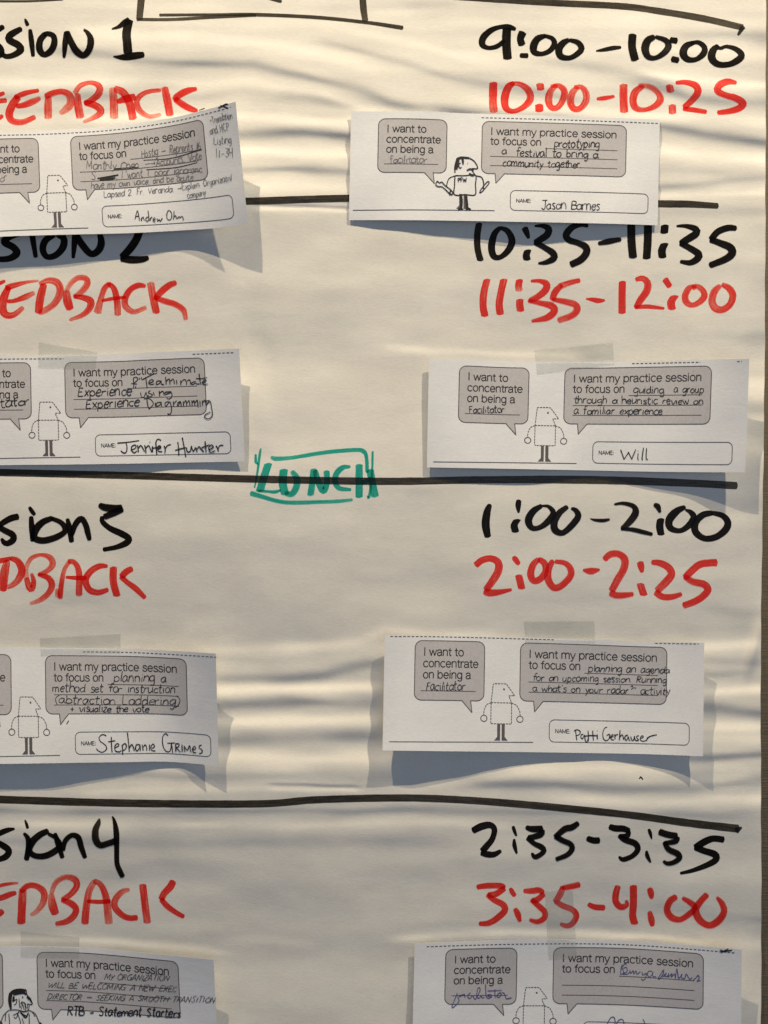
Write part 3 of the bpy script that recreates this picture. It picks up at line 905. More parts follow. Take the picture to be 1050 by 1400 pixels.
# printed sans-serif lettering: constant-width strokes, cap height 10, x-height 7.3
def _el(cx, cy, rx, ry, a0, a1, n=18):
    return [(cx + rx * math.cos(math.radians(a0 + (a1 - a0) * k / n)), cy + ry * math.sin(math.radians(a0 + (a1 - a0) * k / n))) for k in range(n + 1)]
def _cm(s_):
    return [tuple(p) for p in catmull(pts(s_), 0.7)]
_bar = lambda x: [(0.3, 7.0), (x, 7.0)]
SANS = {
'I': (3.4, [[(1.6, 0), (1.6, 10)]]), 'w': (9.9, [[(0.4, 7.3), (2.7, 0.1), (4.9, 7.1), (7.1, 0.1), (9.4, 7.3)]]),
'a': (7.2, [_cm("0.9,5.6 1.6,6.9 3.4,7.4 5.2,6.9 5.8,5.4 5.8,3"), [(5.8, 3), (5.9, 1), (6.5, 0)], _cm("5.8,4.3 4,4.1 1.8,3.6 0.8,2.4 0.9,1 1.9,0 3.6,0 5.2,1 5.8,2.4")]),
'n': (7.4, [[(1, 7.3), (1, 0)], _cm("1,5 2.1,6.8 3.9,7.4 5.7,6.7 6.2,5") + [(6.2, 0)]]),
't': (4.3, [[(2, 9.3), (2, 1.8)] + _cm("2,1.8 2.4,0.4 3.9,0.1"), _bar(3.9)]), 'o': (7.8, [_el(3.9, 3.65, 3.0, 3.7, 0, 360)]),
'c': (7.0, [_el(3.9, 3.65, 3.0, 3.7, 42, 318)]), 'e': (7.6, [[(0.95, 3.8), (6.8, 3.8)], _el(3.9, 3.65, 2.95, 3.7, 3, 322)]),
'r': (4.6, [[(1, 7.3), (1, 0)], _cm("1,4.6 1.9,6.6 3.2,7.3 4.5,7.1")]), 'b': (7.9, [[(1, 10), (1, 0)], _el(4.0, 3.65, 2.9, 3.7, 0, 360)]),
'i': (2.9, [[(1.4, 7.3), (1.4, 0)], [(1.4, 9.1), (1.4, 10)]]), 'p': (7.9, [[(1, 7.3), (1, -3)], _el(4.0, 3.65, 2.9, 3.7, 0, 360)]),
'g': (7.8, [_el(3.75, 3.75, 2.85, 3.6, 0, 360), [(6.6, 7.3), (6.6, -0.3)] + _cm("6.6,-0.3 5.9,-2.4 3.9,-3.1 1.5,-2.3")]),
'm': (11.2, [[(1, 7.3), (1, 0)], _cm("1,5.2 2,6.8 3.5,7.4 5,6.8 5.5,5.2") + [(5.5, 0)], _cm("5.5,5.2 6.6,6.8 8,7.4 9.6,6.8 10.1,5.2") + [(10.1, 0)]]),
'y': (6.8, [[(0.4, 7.3), (3.4, 0.2)], [(6.4, 7.3), (3.2, -1.2)] + _cm("3.2,-1.2 2.3,-2.8 0.9,-2.9")]),
's': (6.5, [_cm("5.6,5.8 4.7,7.1 3.1,7.4 1.5,6.7 1.3,5.2 2.6,4.2 4.4,3.5 5.8,2.5 5.6,0.8 4.2,0 2.6,0 1.2,0.6 0.8,1.8")]),
'f': (4.2, [_cm("4.2,9.9 2.9,9.8 2.1,8.8 2,7.4") + [(2, 0)], _bar(3.9)]), 'u': (7.4, [_cm("1,7.3 1,2.3 1.6,0.6 3.3,-0.05 5.1,0.7 6.2,2.3"), [(6.2, 7.3), (6.2, 0)]]),
'N': (9, [[(1, 0), (1, 10), (7.6, 0), (7.6, 10)]]), 'A': (8.8, [[(0.3, 0), (4.3, 10), (8.4, 0)], [(1.8, 3.4), (6.9, 3.4)]]),
'M': (10.6, [[(1, 0), (1, 10), (5.2, 0.6), (9.4, 10), (9.4, 0)]]), 'E': (7.6, [[(6.8, 10), (1, 10), (1, 0), (7, 0)], [(1, 5.3), (6.2, 5.3)]]),
':': (3.2, [[(1.6, 0), (1.6, 1.1)], [(1.6, 5.6), (1.6, 6.7)]]), ' ': (3.9, []),
}
def printed_text(card, parent, items, name='printed_text', base=0.30):
    ln = Lines(card.hxy, base=base)
    for body, x0, x1, yb, cap in items:
        w = 1.38 if cap > 8 else 0.72
        tot = sum(SANS[c][0] for c in body); kx = (x1 - x0) / tot; ky = cap / 10.0; pen = x0
        for c in body:
            adv, st = SANS[c]
            for P in st:
                ln.poly(card.tpts([(pen + a * kx, yb - b * ky) for a, b in P]), w)
            pen += adv * kx
    return ln.build(name, M_PRINT, parent)

# ------------------------------------------------------------------ single-stroke handwriting
GL = {
'a': (9, "8,8 5,10 1,7 1,2 4,0 7,3 8,9|8,10 8,3 9.5,0"), 'b': (9, "1,17 1,9 1,0|1,6 4,10 8,7 8,2 4,0 1,2"),
'c': (8, "7.5,8.5 5,10 1.5,8 1,3 4,0 7.5,1.5"), 'd': (9, "8,8 5,10 1,7 1,2 4,0 8,4|8,17 8,4 9,0"),
'e': (8, "1,5 7,6 6.5,9 4,10 1,7 1,2 4,0 7.5,2"), 'f': (7, "7.5,15 5,17 3,14 3,0|0,9.5 6.5,10"),
'g': (9, "8,8.5 5,10 1,7 1,2.5 4,1 8,5|8,10 8,0 6.5,-6 2,-5.5"), 'h': (9, "1,17 1,0|1,6 4,10 7.5,8 8,0"),
'i': (4, "2,10 2,1.5 3,0|2,14 2.3,13.2"), 'j': (5, "3,10 3,-3 0,-6|3,14 3.3,13.2"), 'k': (8, "1,17 1,0|7,10 1.5,4.5 7.5,0"),
'l': (4, "2,17 2,1.5 3,0"), 'm': (13, "1,10 1,0|1,6 3.5,10 6,8 6,0|6,6 9,10 11.5,8 11.8,0"),
'n': (9, "1,10 1,0|1,6 4,10 7.5,8 8,0"), 'o': (9, "5,10 1,7.5 1,2.5 4.5,0 8,2.5 8,7.5 5,10"),
'p': (9, "1,10 1,-6|1,7 4,10 8,7 7.5,2 4,0 1,2.5"), 'q': (9, "8,9 5,10 1,7 1,2 4,0 8,4|8,10 8,-6"),
'r': (7, "1,10 1,0|1,6 3.5,9.5 6.5,9.5"), 's': (7, "6.5,9 3.5,10 1.2,8 6,3.5 5,0.3 1,1"),
't': (7, "3,16 3,2 5,0 6.5,1|0,10.5 6.5,11"), 'u': (9, "1,10 1.2,2 4,0 7.5,3.5|8,10 8,2 9,0"),
'v': (8, "0.5,10 4,0 7.8,10"), 'w': (11, "0.5,10 3,0 5.5,8 8,0 10.8,10"), 'x': (8, "1,10 7.5,0|7.5,10 1,0"),
'y': (8, "1,10 4.5,2|8,10 4,-1 1,-6"), 'z': (8, "1,10 7,10 1,0.3 7.8,0"),
'A': (11, "0.5,0 3,8 5.5,16 8,8 10.5,0|2.5,5.5 9,5.5"), 'B': (10, "1,16 1,0|1,16 7,14.5 6.5,9.5 1.5,8.5|1.5,8.5 9,7 8.5,1.5 1,0"),
'C': (10, "9,14 6,16 1.5,12 1.5,4 5,0 9.5,2"), 'D': (11, "1,16 1.5,0|0,16 7,14.5 10,8.5 7,2 1,0"),
'E': (9, "8.5,16 1.5,16|1.5,16 1,0|1.5,8.5 7,8.8|1,0 8.8,0.5"), 'F': (9, "8.5,16 1,15.5|2,16 2,0|2,8.5 7,9"),
'G': (12, "10,14 7,16.5 2,12 1.5,4 5,0 10,3|5.5,8 10.5,8.2|10.2,8.2 10,0"), 'H': (11, "1.5,16 1,0|9.5,16.5 9,-0.5|1.2,8 9.5,8.5"),
'I': (5, "2.5,16 2.5,0"), 'J': (9, "2,15.5 10,16|6.5,16 6.5,3 4,-1 0.5,1.5"), 'K': (10, "1.5,16 1,0|9,16 1.5,7 9.5,0"),
'L': (9, "1.5,16 1,0.5|1,0.3 8.5,0.5"), 'M': (13, "1,0 1.8,16|1.8,16 6.5,4|6.5,4 11,16|11,16 12,0"),
'N': (11, "1,0 1.5,16|1.5,16 9,0|9,0 9.5,16.5"), 'O': (12, "6,16 1.5,12 1.5,4 6,0 10.5,4 10.5,12 6,16 4,15"),
'P': (10, "1.5,16 1.2,-1|0.8,15.5 8,15 8.5,10 1.5,7.5"), 'Q': (12, "6,16 1.5,12 1.5,4 6,0 10.5,4 10.5,12 6,16|7,4 11,-1"),
'R': (10, "1.5,16 1,0|1,15.5 8,14.5 7.5,9.5 1.5,8|3,8 9,0"), 'S': (10, "9,14 6,16.5 2,13 8,6 7,0.5 1.5,1.5"),
'T': (10, "0.5,16 10,16|5.2,16 5,0"), 'U': (11, "1,16 1.5,3 5,0 9,3 9.5,16"), 'V': (10, "0.5,16 5,0|5,0 9.5,16"),
'W': (15, "0.5,15 4,0|4,0 7.5,12|7.5,12 10.5,0|10.5,0 14,16"), 'X': (10, "1,16 9,0|9,16 1,0"), 'Y': (9, "0.5,16 4.5,8|9,16 4.5,8|4.5,8 3.5,0"),
'Z': (10, "1,16 9,16 1,0 9.5,0"), '1': (5, "2.5,15 2.5,0"), '2': (9, "1,12 4,15 8,12 1,0 8.5,0.5"), '3': (9, "1,15 7,14 3.5,8.5 8,5 5,0 1,1.5"),
'4': (9, "2,15 1,7 8,7|7.5,15 7,-3"), '6': (9, "6,15 1.5,8 1.5,2 5,0 8,3 5.5,7 1.5,5"), '.': (4, "1.5,0.8 2.2,0"), ',': (4, "2.5,1 1.2,-2.5"),
'-': (9, "1,6 8,6.4"), '_': (14, "1,6.5 13,7"), '>': (14, "0,6 12,6.5|9,9 12.5,6.5 9,3.5"), '+': (9, "4,11 4,1|0.5,6 7.5,6.4"),
"'": (3, "1.5,16 1.2,13"), '"': (6, "1.5,17 1.2,13.5|4.5,17 4,13.5"), '(': (6, "5.5,17 1.5,10 2,3 5,-3"), ')': (6, "0.5,17 5,10 4.5,2 0,-4"),
'?': (7, "1,14 4,16 6,13 3,9"), '/': (8, "8,16 0,-1"), ' ': (8, ""), '&': (10, "9,0 2,12 5,15 6,11 1,4 4,0 9,5"), ':': (4, "2,8 2,7|2,2 2,1"),
}
def handwriting(card, parent, lines, mat=None, label=None, name='handwriting'):
    """lines: (text, x0, y0, x1, y1, xheight, slant, width); in photo-plane coordinates on the card"""
    for (txt, x0, y0, x1, y1, xh, sl, w) in lines:
        ink = Ink(card.hxy, base=0.42, sub=1)
        small = xh < 6.6
        if small: xh *= 1.28; w *= 0.88; y0 -= 1.0; y1 -= 1.0
        tot = sum(GL[c][0] for c in txt)
        L = math.hypot(x1 - x0, y1 - y0); cx, sy_ = (x1 - x0) / L, (y1 - y0) / L
        kx = L / tot; ky = xh / 10.0; pen = 0.0; drift = 0.0
        for c in txt:
            adv, st = GL[c]
            drift = 0.7 * drift + random.uniform(-0.6, 0.6) * ky
            js = random.uniform(0.85, 1.12); jx = random.uniform(0.88, 1.06); jr = random.uniform(-0.08, 0.08)
            for part in st.split('|'):
                if not part: continue
                P = []
                for (gx, gy) in pts(part):
                    gx += random.uniform(-.5, .5); gy += random.uniform(-.5, .5)
                    a = (pen + gx * jx) * kx + (sl + jr) * gy * ky; b = gy * ky * js + drift
                    P.append((x0 + cx * a + sy_ * b, y0 + sy_ * a - cx * b, w * random.uniform(0.75, 1.2)))
                ink.stroke(P, step=0.7)
            pen += adv
        o = ink.build(name, mat or M_PEN, parent, label)
    return o

def pen_strokes(card, parent, text, mat, name, label=None, base=0.42):
    if name in ('strike_mark', 'pen_loop'):
        for s in text.strip().split('\n'):
            ink = Ink(card.hxy, base=base, sub=1); ink.stroke(pts(s), step=1.2); ink.build(name, mat, parent, label)
        return
    ink = Ink(card.hxy, base=base, sub=1)
    for s in text.strip().split('\n'):
        if s.strip(): ink.stroke(pts(s), step=1.2)
    return ink.build(name, mat, parent, label)

def traced(card, parent, ox, oy, k, w, mat, label, groups, name='handwriting'):
    for grp in groups.strip().split('\n'):
        ink = Ink(card.hxy, base=0.44, sub=1)
        for st in grp.split('|'):
            P = [(ox + a / k, oy + b / k, w * random.uniform(0.8, 1.15)) for a, b in pts(st)]
            ink.stroke(P, step=0.5)
        ink.build(name, mat, parent, label)

GROUP = 'practice session worksheets taped to the poster'
def make_card(card, label, cut=((0, 1),), dashed_figure=True, figure=True):
    cx, cy = card.xy(0.5, 0.5)
    root = empty('worksheet_card', float(cx), float(cy), float(card.H(0.5, 0.0)), label, 'worksheet', GROUP)
    nu, nv = 150, 50
    U, V = np.meshgrid(np.linspace(0, 1, nu), np.linspace(0, 1, nv))
    X, Y = card.xy(U, V)
    # slightly ragged cut at the top edge
    o = mesh_obj('paper_sheet', world_pts(X, Y, card.H(U, V)).reshape(-1, 3), grid_faces(nv, nu), M_CARD, root)
    sm = o.modifiers.new('thickness', 'SOLIDIFY'); sm.thickness = 0.00008; sm.offset = -1
    es = o.modifiers.new('crisp_edges', 'EDGE_SPLIT'); es.split_angle = math.radians(50)
    # speech bubbles
    for which, (x0, y0, x1, y1, tail) in enumerate([(42, 7.5, 137, 88, [(119, 88), (121, 104), (107, 88)]),
                                                   (186, 7.5, 386, 87, [(218, 87), (206.5, 101.5), (205, 87)])]):
        if card.t2xy(x1, 40)[0] < -10: continue
        r = 9.5
        ys = np.r_[y0 + r * (1 - np.cos(np.linspace(0, math.pi / 2, 6))), np.linspace(y0 + r, y1 - r, 14)[1:-1], y1 - r * (1 - np.cos(np.linspace(math.pi / 2, 0, 6)))]
        ncol = 40 if which else 22
        TX = []; TY = []
        for q in ys:
            d = max(0, (y0 + r) - q, q - (y1 - r)); ins = r - math.sqrt(max(r * r - d * d, 0))
            TX.append(np.linspace(x0 + ins, x1 - ins, ncol)); TY.append(np.full(ncol, q))
        TX = np.array(TX); TY = np.array(TY)
        X, Y = card.t2xy(TX, TY); Z = card.hxy(X, Y) + 0.14
        vs = world_pts(X, Y, Z).reshape(-1, 3); fs = grid_faces(len(ys), ncol)
        # tail
        tx = card.tpts(tail); TT = []; nt_ = 6; n0 = len(vs)
        a, b, c = tx[0], tx[1], tx[2]
        rows = []
        for k in range(nt_):
            t = k / (nt_ - 1) * 0.97
            rows.append(np.stack([a * (1 - t) + b * t, c * (1 - t) + b * t]))
        R = np.array(rows).reshape(-1, 2)
        vs = np.vstack([vs, world_pts(R[:, 0], R[:, 1], card.hxy(R[:, 0], R[:, 1]) + 0.145)])
        fs = np.vstack([fs, grid_faces(nt_, 2, n0)])
        bub = mesh_obj('speech_bubble', vs, fs, M_BUBBLE, root)
        bub.location = (0, 0, 0)
        ln = Lines(card.hxy, base=0.24)
        ln.poly(card.tpts(densify(rrect(x0, y0, x1, y1, r, tail=tail))), 1.15)
        op = ln.build('bubble_outline', M_PRINT_GREY, root); reparent(op, bub)
        fl = Lines(card.hxy, base=0.24)
        if which == 0:
            fl.poly(card.tpts(densify([(51, 75.3), (125.5, 75.3)])), 1.1)
            tt = printed_text(card, root, [("I want to", 53.5, 109, 27.5, 10.6), ("concentrate", 53, 129, 43, 10.6), ("on being a", 53, 119, 58.2, 10.6)])
        else:
            for q, xa in ((46.8, 274), (60.8, 198), (74.8, 198)):
                fl.poly(card.tpts(densify([(xa, q), (374, q)])), 1.1)
            tt = printed_text(card, root, [("I want my practice session", 197.5, 373, 27.5, 10.6), ("to focus on", 197.5, 268.5, 42.4, 10.6)])
        reparent(tt, bub)
        fo = fl.build('answer_line', M_PRINT_GREY, root); reparent(fo, bub)
    # name box
    ln = Lines(card.hxy, base=0.24)
    ln.poly(card.tpts(densify(rrect(227, 112, 418, 142.5, 7))), 0.95)
    nb = ln.build('name_box', M_PRINT_GREY, root)
    if card.t2xy(240, 130)[1] < 1420:
        tt = printed_text(card, root, [("NAME:", 235, 256, 130, 5.2)]); reparent(tt, nb)
    # ground line and cutting line
    ln = Lines(card.hxy, base=0.24)
    ln.poly(card.tpts(densify([(9, 145), (205, 143.5)])), 1.1)
    ln.build('ground_line', M_PRINT_GREY, root)
    for f0, f1 in cut:
        ln = Lines(card.hxy, base=0.24)
        ln.dashed(card.tpts(densify([(8 + 421 * f0, 2.0), (8 + 421 * f1, 2.0)], 4)), 1.1, 3.2, 2.6)
        ln.build('cut_line', M_PRINT_GREY, root)
    # figure
    if figure:
        ln = Lines(card.hxy, base=0.26)
        if dashed_figure:
            w = 1.05
            for P in ([(147, 90), (149.5, 64), (167.4, 64), (179, 80), (171, 80), (175, 90)], [(147, 90), (175, 90), (175.2, 118.7), (147, 118.7), (147, 90)],
                      [(147, 90), (141, 92.5), (137.8, 99), (137, 107)], [(175, 90), (182, 93), (186.2, 101), (187, 107.5)]):
                ln.dashed(card.tpts(densify(P, 1.0)), w, 2.6, 1.5)
        fig = None
        e = Lines(card.hxy, base=0.26)
        circ = lambda cx, cy, r, n=14: [(cx + r * math.cos(k * 2 * math.pi / n), cy + r * math.sin(k * 2 * math.pi / n)) for k in range(n + 1)]
        if dashed_figure:
            for c in ((137.5, 111.5), (186.7, 112)): ln.poly(card.tpts(circ(c[0], c[1], 4.3)), 1.1)
            e.polygon(card.tpts(circ(164.3, 71.5, 1.35, 10)[:-1]))
        LEGS = ([[(155.8, 118.9), (159.9, 118.9), (159.9, 141.5), (156.2, 141.5)], [(156.2, 136.5), (159.9, 138), (159.9, 141.6), (151.8, 141.6)]],
                [[(162, 118.9), (166.2, 118.9), (166.2, 141.5), (162.2, 141.5)], [(162.2, 138), (166.2, 136.5), (170.4, 141.6), (162.2, 141.6)]])
        fig = ln.build('printed_figure', M_PRINT_GREY, root) if dashed_figure else None
        
        if dashed_figure: reparent(e.build('printed_eye', M_PRINT_GREY, root), fig)
        for quads in LEGS:
            e = Lines(card.hxy, base=0.26)
            for P in quads: e.polygon(card.tpts(P))
            lg = e.build('printed_leg', M_PRINT_GREY, root)
            if fig: reparent(lg, fig)
    return root

def reparent(o, p):
    if o is None: return
    o.parent = p

# --- first row, left
c1l = Card("-72,184 0,180 60,178.5 150,173 230,162 285,149 322,139", "-72,327 0,323.5 80,321 170,319 240,315.5 300,311.5 339,306",
           "-72,6 60,2 150,2 220,11 270,30 322,53", "-72,22 0,18 160,12 240,10 290,15 339,25", av=0.022, bv=0.0064)
r1l = make_card(c1l, 'worksheet with cramped pencil scribbles running into its margin, between session 1 and session 2 headings', cut=((0, 1),))
traced(c1l, r1l, 175, 280, 11.667, 1.15, M_PEN, 'pen signature in the name box', '''
110,235 130,150 148,92 165,140 185,255|118,185 145,182 175,180|212,205 215,262|215,230 240,192 262,250|318,90 330,170 330,215|328,195 295,200 285,240 305,262 330,240 335,220|355,205 352,255|355,220 375,195 390,200|405,240 432,232 428,208 408,212 402,250 414,270 440,268|462,215 475,265|475,265 498,228|498,228 515,268|515,268 550,208
655,85 630,110 618,170 630,225 665,240 695,200 695,130 660,85|735,100 732,170 725,235|728,200 755,170 770,195 772,220|790,200 795,225|795,205 815,185 830,210|830,205 855,180 875,200 885,245''')
handwriting(c1l, r1l, [
    ("Hostig _ Reprents 16", 193, 216, 275, 204, 5.2, 0.1, 1.0), ("Monthly Open", 118, 232, 190, 231, 5.2, 0.1, 1.1), ("_>Accounts, Vote", 198, 230, 276, 218, 5.2, 0.1, 1.0),
    ("S", 124, 247, 131, 247, 6, 0.1, 1.1), (", I want 1. poor ignoranc", 158, 245, 277, 236, 4.6, 0.1, 0.95), ("have my own voice, and be acute", 124, 259, 264, 247, 4.4, 0.1, 0.9),
    ("Lapsed 2. Fr. Veranda", 142, 271, 236, 263, 4.2, 0.1, 0.9), (">Explain. Organizatnl", 243, 262, 317, 248, 4.2, 0.1, 0.9), ("company", 256, 272, 282, 267, 4, 0.1, 0.9),
    ("-Translation", 287, 170, 318, 163, 4.6, 0.1, 0.95), ("and HCP", 287, 185, 314, 178, 4.8, 0.1, 0.95), ("Listing", 292, 199, 317, 196, 4.6, 0.1, 0.95), ("11-34", 295, 217, 319, 214, 6, 0.1, 1.0),
    ("or", 0, 250, 10, 248, 5, 0.2, 0.9)], M_PENCIL, 'grey pencil scribble')
pen_strokes(c1l, r1l, "133,244,2 148,242,3 162,239,2\n136,246,2 150,245,3 158,243,2\n155,231,2 175,230,2.4 190,229,1.6\n196,219,0.9 235,216,1.1 276,204,1.4\n200,232,1 240,229,1.2 270,222,0.8\n272,151,1.2 280,148,1.6\n298,148,1.5 308,143,2.6 312,142,1\n301,144,1.5 312,148,2", M_PEN, 'strike_mark', 'heavy pen stroke')
# --- first row, right
c1r = Card("480,152.5 560,152 640,155 700,156.5 800,159.5 902,163.5", "477,301 560,301 640,302 720,303.5 820,305.5 899,308",
           "480,4 560,1 640,1 750,1 850,1 902,2", "477,1 520,4.5 560,6 640,9 720,11.5 820,8 899,3", a=-0.008, b=0.002334, av=0.024, bv=0.0061)
r1r = make_card(c1r, 'worksheet with cartoon figure inked black holding wrench and pen, under the 10:25 time', cut=((.42, 1),), dashed_figure=False)
handwriting(c1r, r1r, [("facilitator", 533, 224, 584, 223, 4.6, 0.05, 0.95)], M_PENCIL)
handwriting(c1r, r1r, [("prototyping", 757, 201.5, 820, 203, 5.4, 0.08, 1.35), ("a", 686, 212, 693, 212, 5, 0, 1.35), ("festival to bring a", 705, 214, 818, 217, 5.2, 0.05, 1.35),
    ("community together.", 687, 228, 796, 230.5, 5.0, 0.05, 1.35), ("Jason Barnes", 740, 286.5, 820, 287.5, 6.5, 0.05, 1.2)])
pen_strokes(c1r, r1r, """
625,216,2 622,228,2 622,236,1.6
625,217,3.5 632,215.5,3.5 642,216,2.4
642,216,1.8 649,221,1.6 653,230,1.6 645,230.5,1.4 646,234,1.4 649,238,1.2
626,218,5 625,226,4 624,232,2.5
632,216,3 633,221,2.6 633,225,1.6
630,222.5,1.4 627,225,1.4 629,230,1.4 631,228,1.2
639,223,2.2 640,223.6,2.2
638,233,1.8 643,231,2.2 648,233,1.6
641,237,2.6 646,239.5,2.6 650,238,1.4
622,240,1.5 636,240,1.4 650,239.5,1.4 650,253,1.5 649.5,266,1.5 636,266,1.6 621.5,266,1.6 621.5,253,1.5 622,240,1.5
622,240,1.2 614,244,1.2 611,252,1.2 611,256,1.2
650,240,1.4 658,242,1.5 661,249,1.6 661,258,1.4
630,267,3.6 631,276,3.6 630,287,3.4
637,267,3.6 638,276,3.6 639,287,3.4
626,287,2.4 630,285,3 633,287,2.6
637,287,2.6 640,285,3 644,287,2.2
596.5,249,1.3 598,247.5,1.4 601,250,1.3 604,248.5,1.4 607,252,1.4 612,256,1.4 617,260,1.4 619,264,1.6 617,267,1.5
596.5,249,1.3 596,253,1.5 600,255,1.4 604,255,1.3 609,259,1.4 613,263,1.5 616,267,1.6
617,260,1.8 615,263,1.8 617,266,1.4
656,264,1.6 657,260,1.4 663,252,1.3 667,248,1.4 669,249.5,1.3 665,255,1.3 660,261,1.4 656,264,1.4
660,257,1.4 663,259,1.2""", M_PEN, 'inked_figure', 'cartoon figure drawn over in black pen')
handwriting(c1r, r1r, [("PFW", 626, 250, 638, 249.5, 2.8, 0, 1.3)], M_PEN)
# --- second row, left
c2l = Card("-89,488.5 0,486 85,485.5 160,484 200,482 270,479 327,476.5", "-89,638 0,636 100,635 170,634 250,632.5 335,631",
           "-89,6 0,2 90,0.5 170,2 230,8 280,15 327,23", "-89,8 0,5 90,5 170,5 260,3 335,5", av=0.02, bv=0.00636)
r2l = make_card(c2l, 'worksheet with large looping pen writing filling its bubble, left of the green lunch note', cut=((0, .42), (.86, 1)))
handwriting(c2l, r2l, [('Experience"', 106, 543.5, 186, 541.5, 6.5, 0.1, 1.45),
    ("Experience", 117, 559.5, 191, 556.5, 6.5, 0.1, 1.45), ("itator", -4, 559, 41, 553, 7.5, 0.12, 1.25)])
traced(c2l, r2l, 155, 590, 6.5625, 1.6, M_PEN, 'bold black signature in the name box', '''
35,103 130,95 232,80|112,95 122,140 115,185 90,190 65,170|155,170 200,145 195,120 165,135 165,170 190,190 212,170|215,120 222,160 225,185|222,150 245,125 265,150 280,180|280,120 290,160 292,195|288,150 315,125 330,150 345,185|352,130 350,185|325,90 329,98|430,80 400,68 382,95 385,150 390,210|350,150 400,140 430,135|395,160 425,145 415,125 398,140 405,175 440,180|455,125 465,160 462,195|462,160 485,125 518,115
578,92 585,150 588,215|618,52 635,140 650,230|552,168 620,150 650,140|655,140 665,180 690,175 700,130 705,150 720,182|720,180 738,145 752,185|752,160 768,135 790,160 812,182|822,85 828,140 832,185|790,145 830,130 865,118|855,165 895,140 880,120 855,145 870,185 915,170|920,125 935,150 942,180|940,155 955,125 988,122''')
traced(c2l, r2l, 170, 505, 8.077, 1.25, M_PEN, 'looping pen writing', '''
100,95 102,140 106,185|75,155 140,162|100,95 130,85 148,110 110,150
165,90 168,115|185,85 190,110|195,115 260,80 330,45|235,85 245,150 252,208|265,155 320,130 300,110 270,140 285,165 330,160|400,125 360,130 355,165 390,150 405,125 410,160 440,165|455,80 462,165|460,130 495,105 505,165|505,130 540,105 555,160|575,115 580,165|620,120 625,175|625,150 645,120 675,115 690,170|690,130 720,115 735,165|790,130 745,145 750,165 790,150 800,160 830,160|825,45 835,120 845,165|790,100 850,100 915,90|860,150 905,125 885,115 860,145 880,165 925,160
180,255 188,300 215,305 240,250|240,250 250,290 270,285|290,230 265,255 310,280 290,300 250,300|320,250 332,290|345,186 348,194|385,235 390,295|390,260 425,240 440,285|520,245 455,250 455,275 515,255 525,300 490,325 465,310
250,330 255,380 272,440|215,325 280,325 320,380 272,440|340,365 345,410|400,360 360,370 355,405 395,390 405,360 412,410|490,350 450,370 460,405 500,360 520,420 515,480 490,495 475,485|540,350 545,410|545,380 570,350 580,345|620,350 590,370 590,405 620,360 630,410|650,350 655,410|655,375 680,345 690,405|690,375 715,345 725,400|745,340 750,405|750,370 770,345 780,400|780,370 805,340 815,415|835,345 838,410|860,340 865,400|865,365 890,340 905,400|940,340 900,355 910,385 945,350 965,430 970,510 930,545 890,530 895,500 950,470''')
# --- second row, right
c2r = Card("586.4,490.5 640,492 700,494.5 800,495 860,494 930,492.5 1024.5,490.5", "583.5,639 700,641 800,643 900,645 1019,646",
           "586,7 640,2 700,0.5 800,1 880,7 950,20 1024.5,41", "583.5,5 640,8 720,9 790,4 850,6 930,12 1019,22", av=0.008, bv=0.00648)
r2r = make_card(c2r, 'worksheet signed with the single word Will in its name box', cut=((.64, .86), (.98, .995)))
handwriting(c2r, r2r, [("Facilitator", 641, 565.5, 690, 565, 4.6, 0.05, 1.2), ("guiding", 866, 538, 908, 539, 5.0, 0.05, 1.2), ("a group", 921, 537, 962, 538, 5.0, 0.1, 1.2),
    ("through a heuristic review on", 784, 552, 962, 553.5, 4.8, 0.06, 1.2), ("a familiar experience", 784, 567, 906, 567.5, 4.8, 0.06, 1.2)])
handwriting(c2r, r2r, [("Will", 847, 628.5, 887, 628, 10.2, 0.05, 1.3)], M_PEN, 'plain pen signature in the name box')
# --- third row, left
c3l = Card("-117,883 0,884 60,885.5 120,886 180,887 240,890 295,893.5", "-117,1046 0,1044.5 100,1043 170,1042 230,1041.5 299,1047",
           "-117,4 0,1 110,0.5 180,3 230,14 295,38", "-117,20 0,16 100,12 170,7 230,4 260,8 299,17", b=1.02 / TW, av=0.02, bv=0.00636)
r3l = make_card(c3l, 'worksheet with four lines of round pen writing, beside the third feedback heading on the left', cut=((.55, 1),))
handwriting(c3l, r3l, [("planning a", 155, 932.5, 228, 933.5, 6.2, 0.05, 1.2), ("method set for instruction", 71, 946.5, 240, 948.5, 5.6, 0.08, 1.15),
    ("(abtraction Laddering)", 74, 962.5, 246, 965, 6.0, 0.1, 1.15), ("+ visualize the vote", 96, 974, 204, 975, 4.8, 0.08, 1.3)])
traced(c3l, r3l, 125, 995, 6.5625, 1.35, M_PEN, 'tall pen signature in the name box', '''
135,72 100,60 70,85 80,120 125,155 135,190 100,218 60,205 45,185|178,80 180,150 185,220|150,125 215,115|205,180 245,160 235,140 212,160 215,205 250,215 270,200|275,150 280,200 280,240|275,160 300,140 315,165 300,195 280,200|322,42 332,120 340,215|340,180 360,150 375,170 385,205|430,150 405,150 395,185 410,205 430,180 435,150 440,205|455,150 465,205|465,175 482,152 494,172 497,205|521,148 521,205|543,185 565,170 555,145 535,165 540,200 575,207
688,70 665,52 640,80 640,150 665,205 700,212 715,180 718,135|680,138 750,135|718,138 725,180 728,225|755,140 757,215|755,142 785,145 780,170 760,178 800,218|812,150 815,215|830,160 838,215|832,165 860,200 880,160 892,218|905,200 935,185 925,165 908,185 915,220 940,222|990,155 970,160 968,180 992,200 990,225 965,230''')
pen_strokes(c3l, r3l, "91,990,1 94,985,1.2", M_PEN, 'pen_tick')
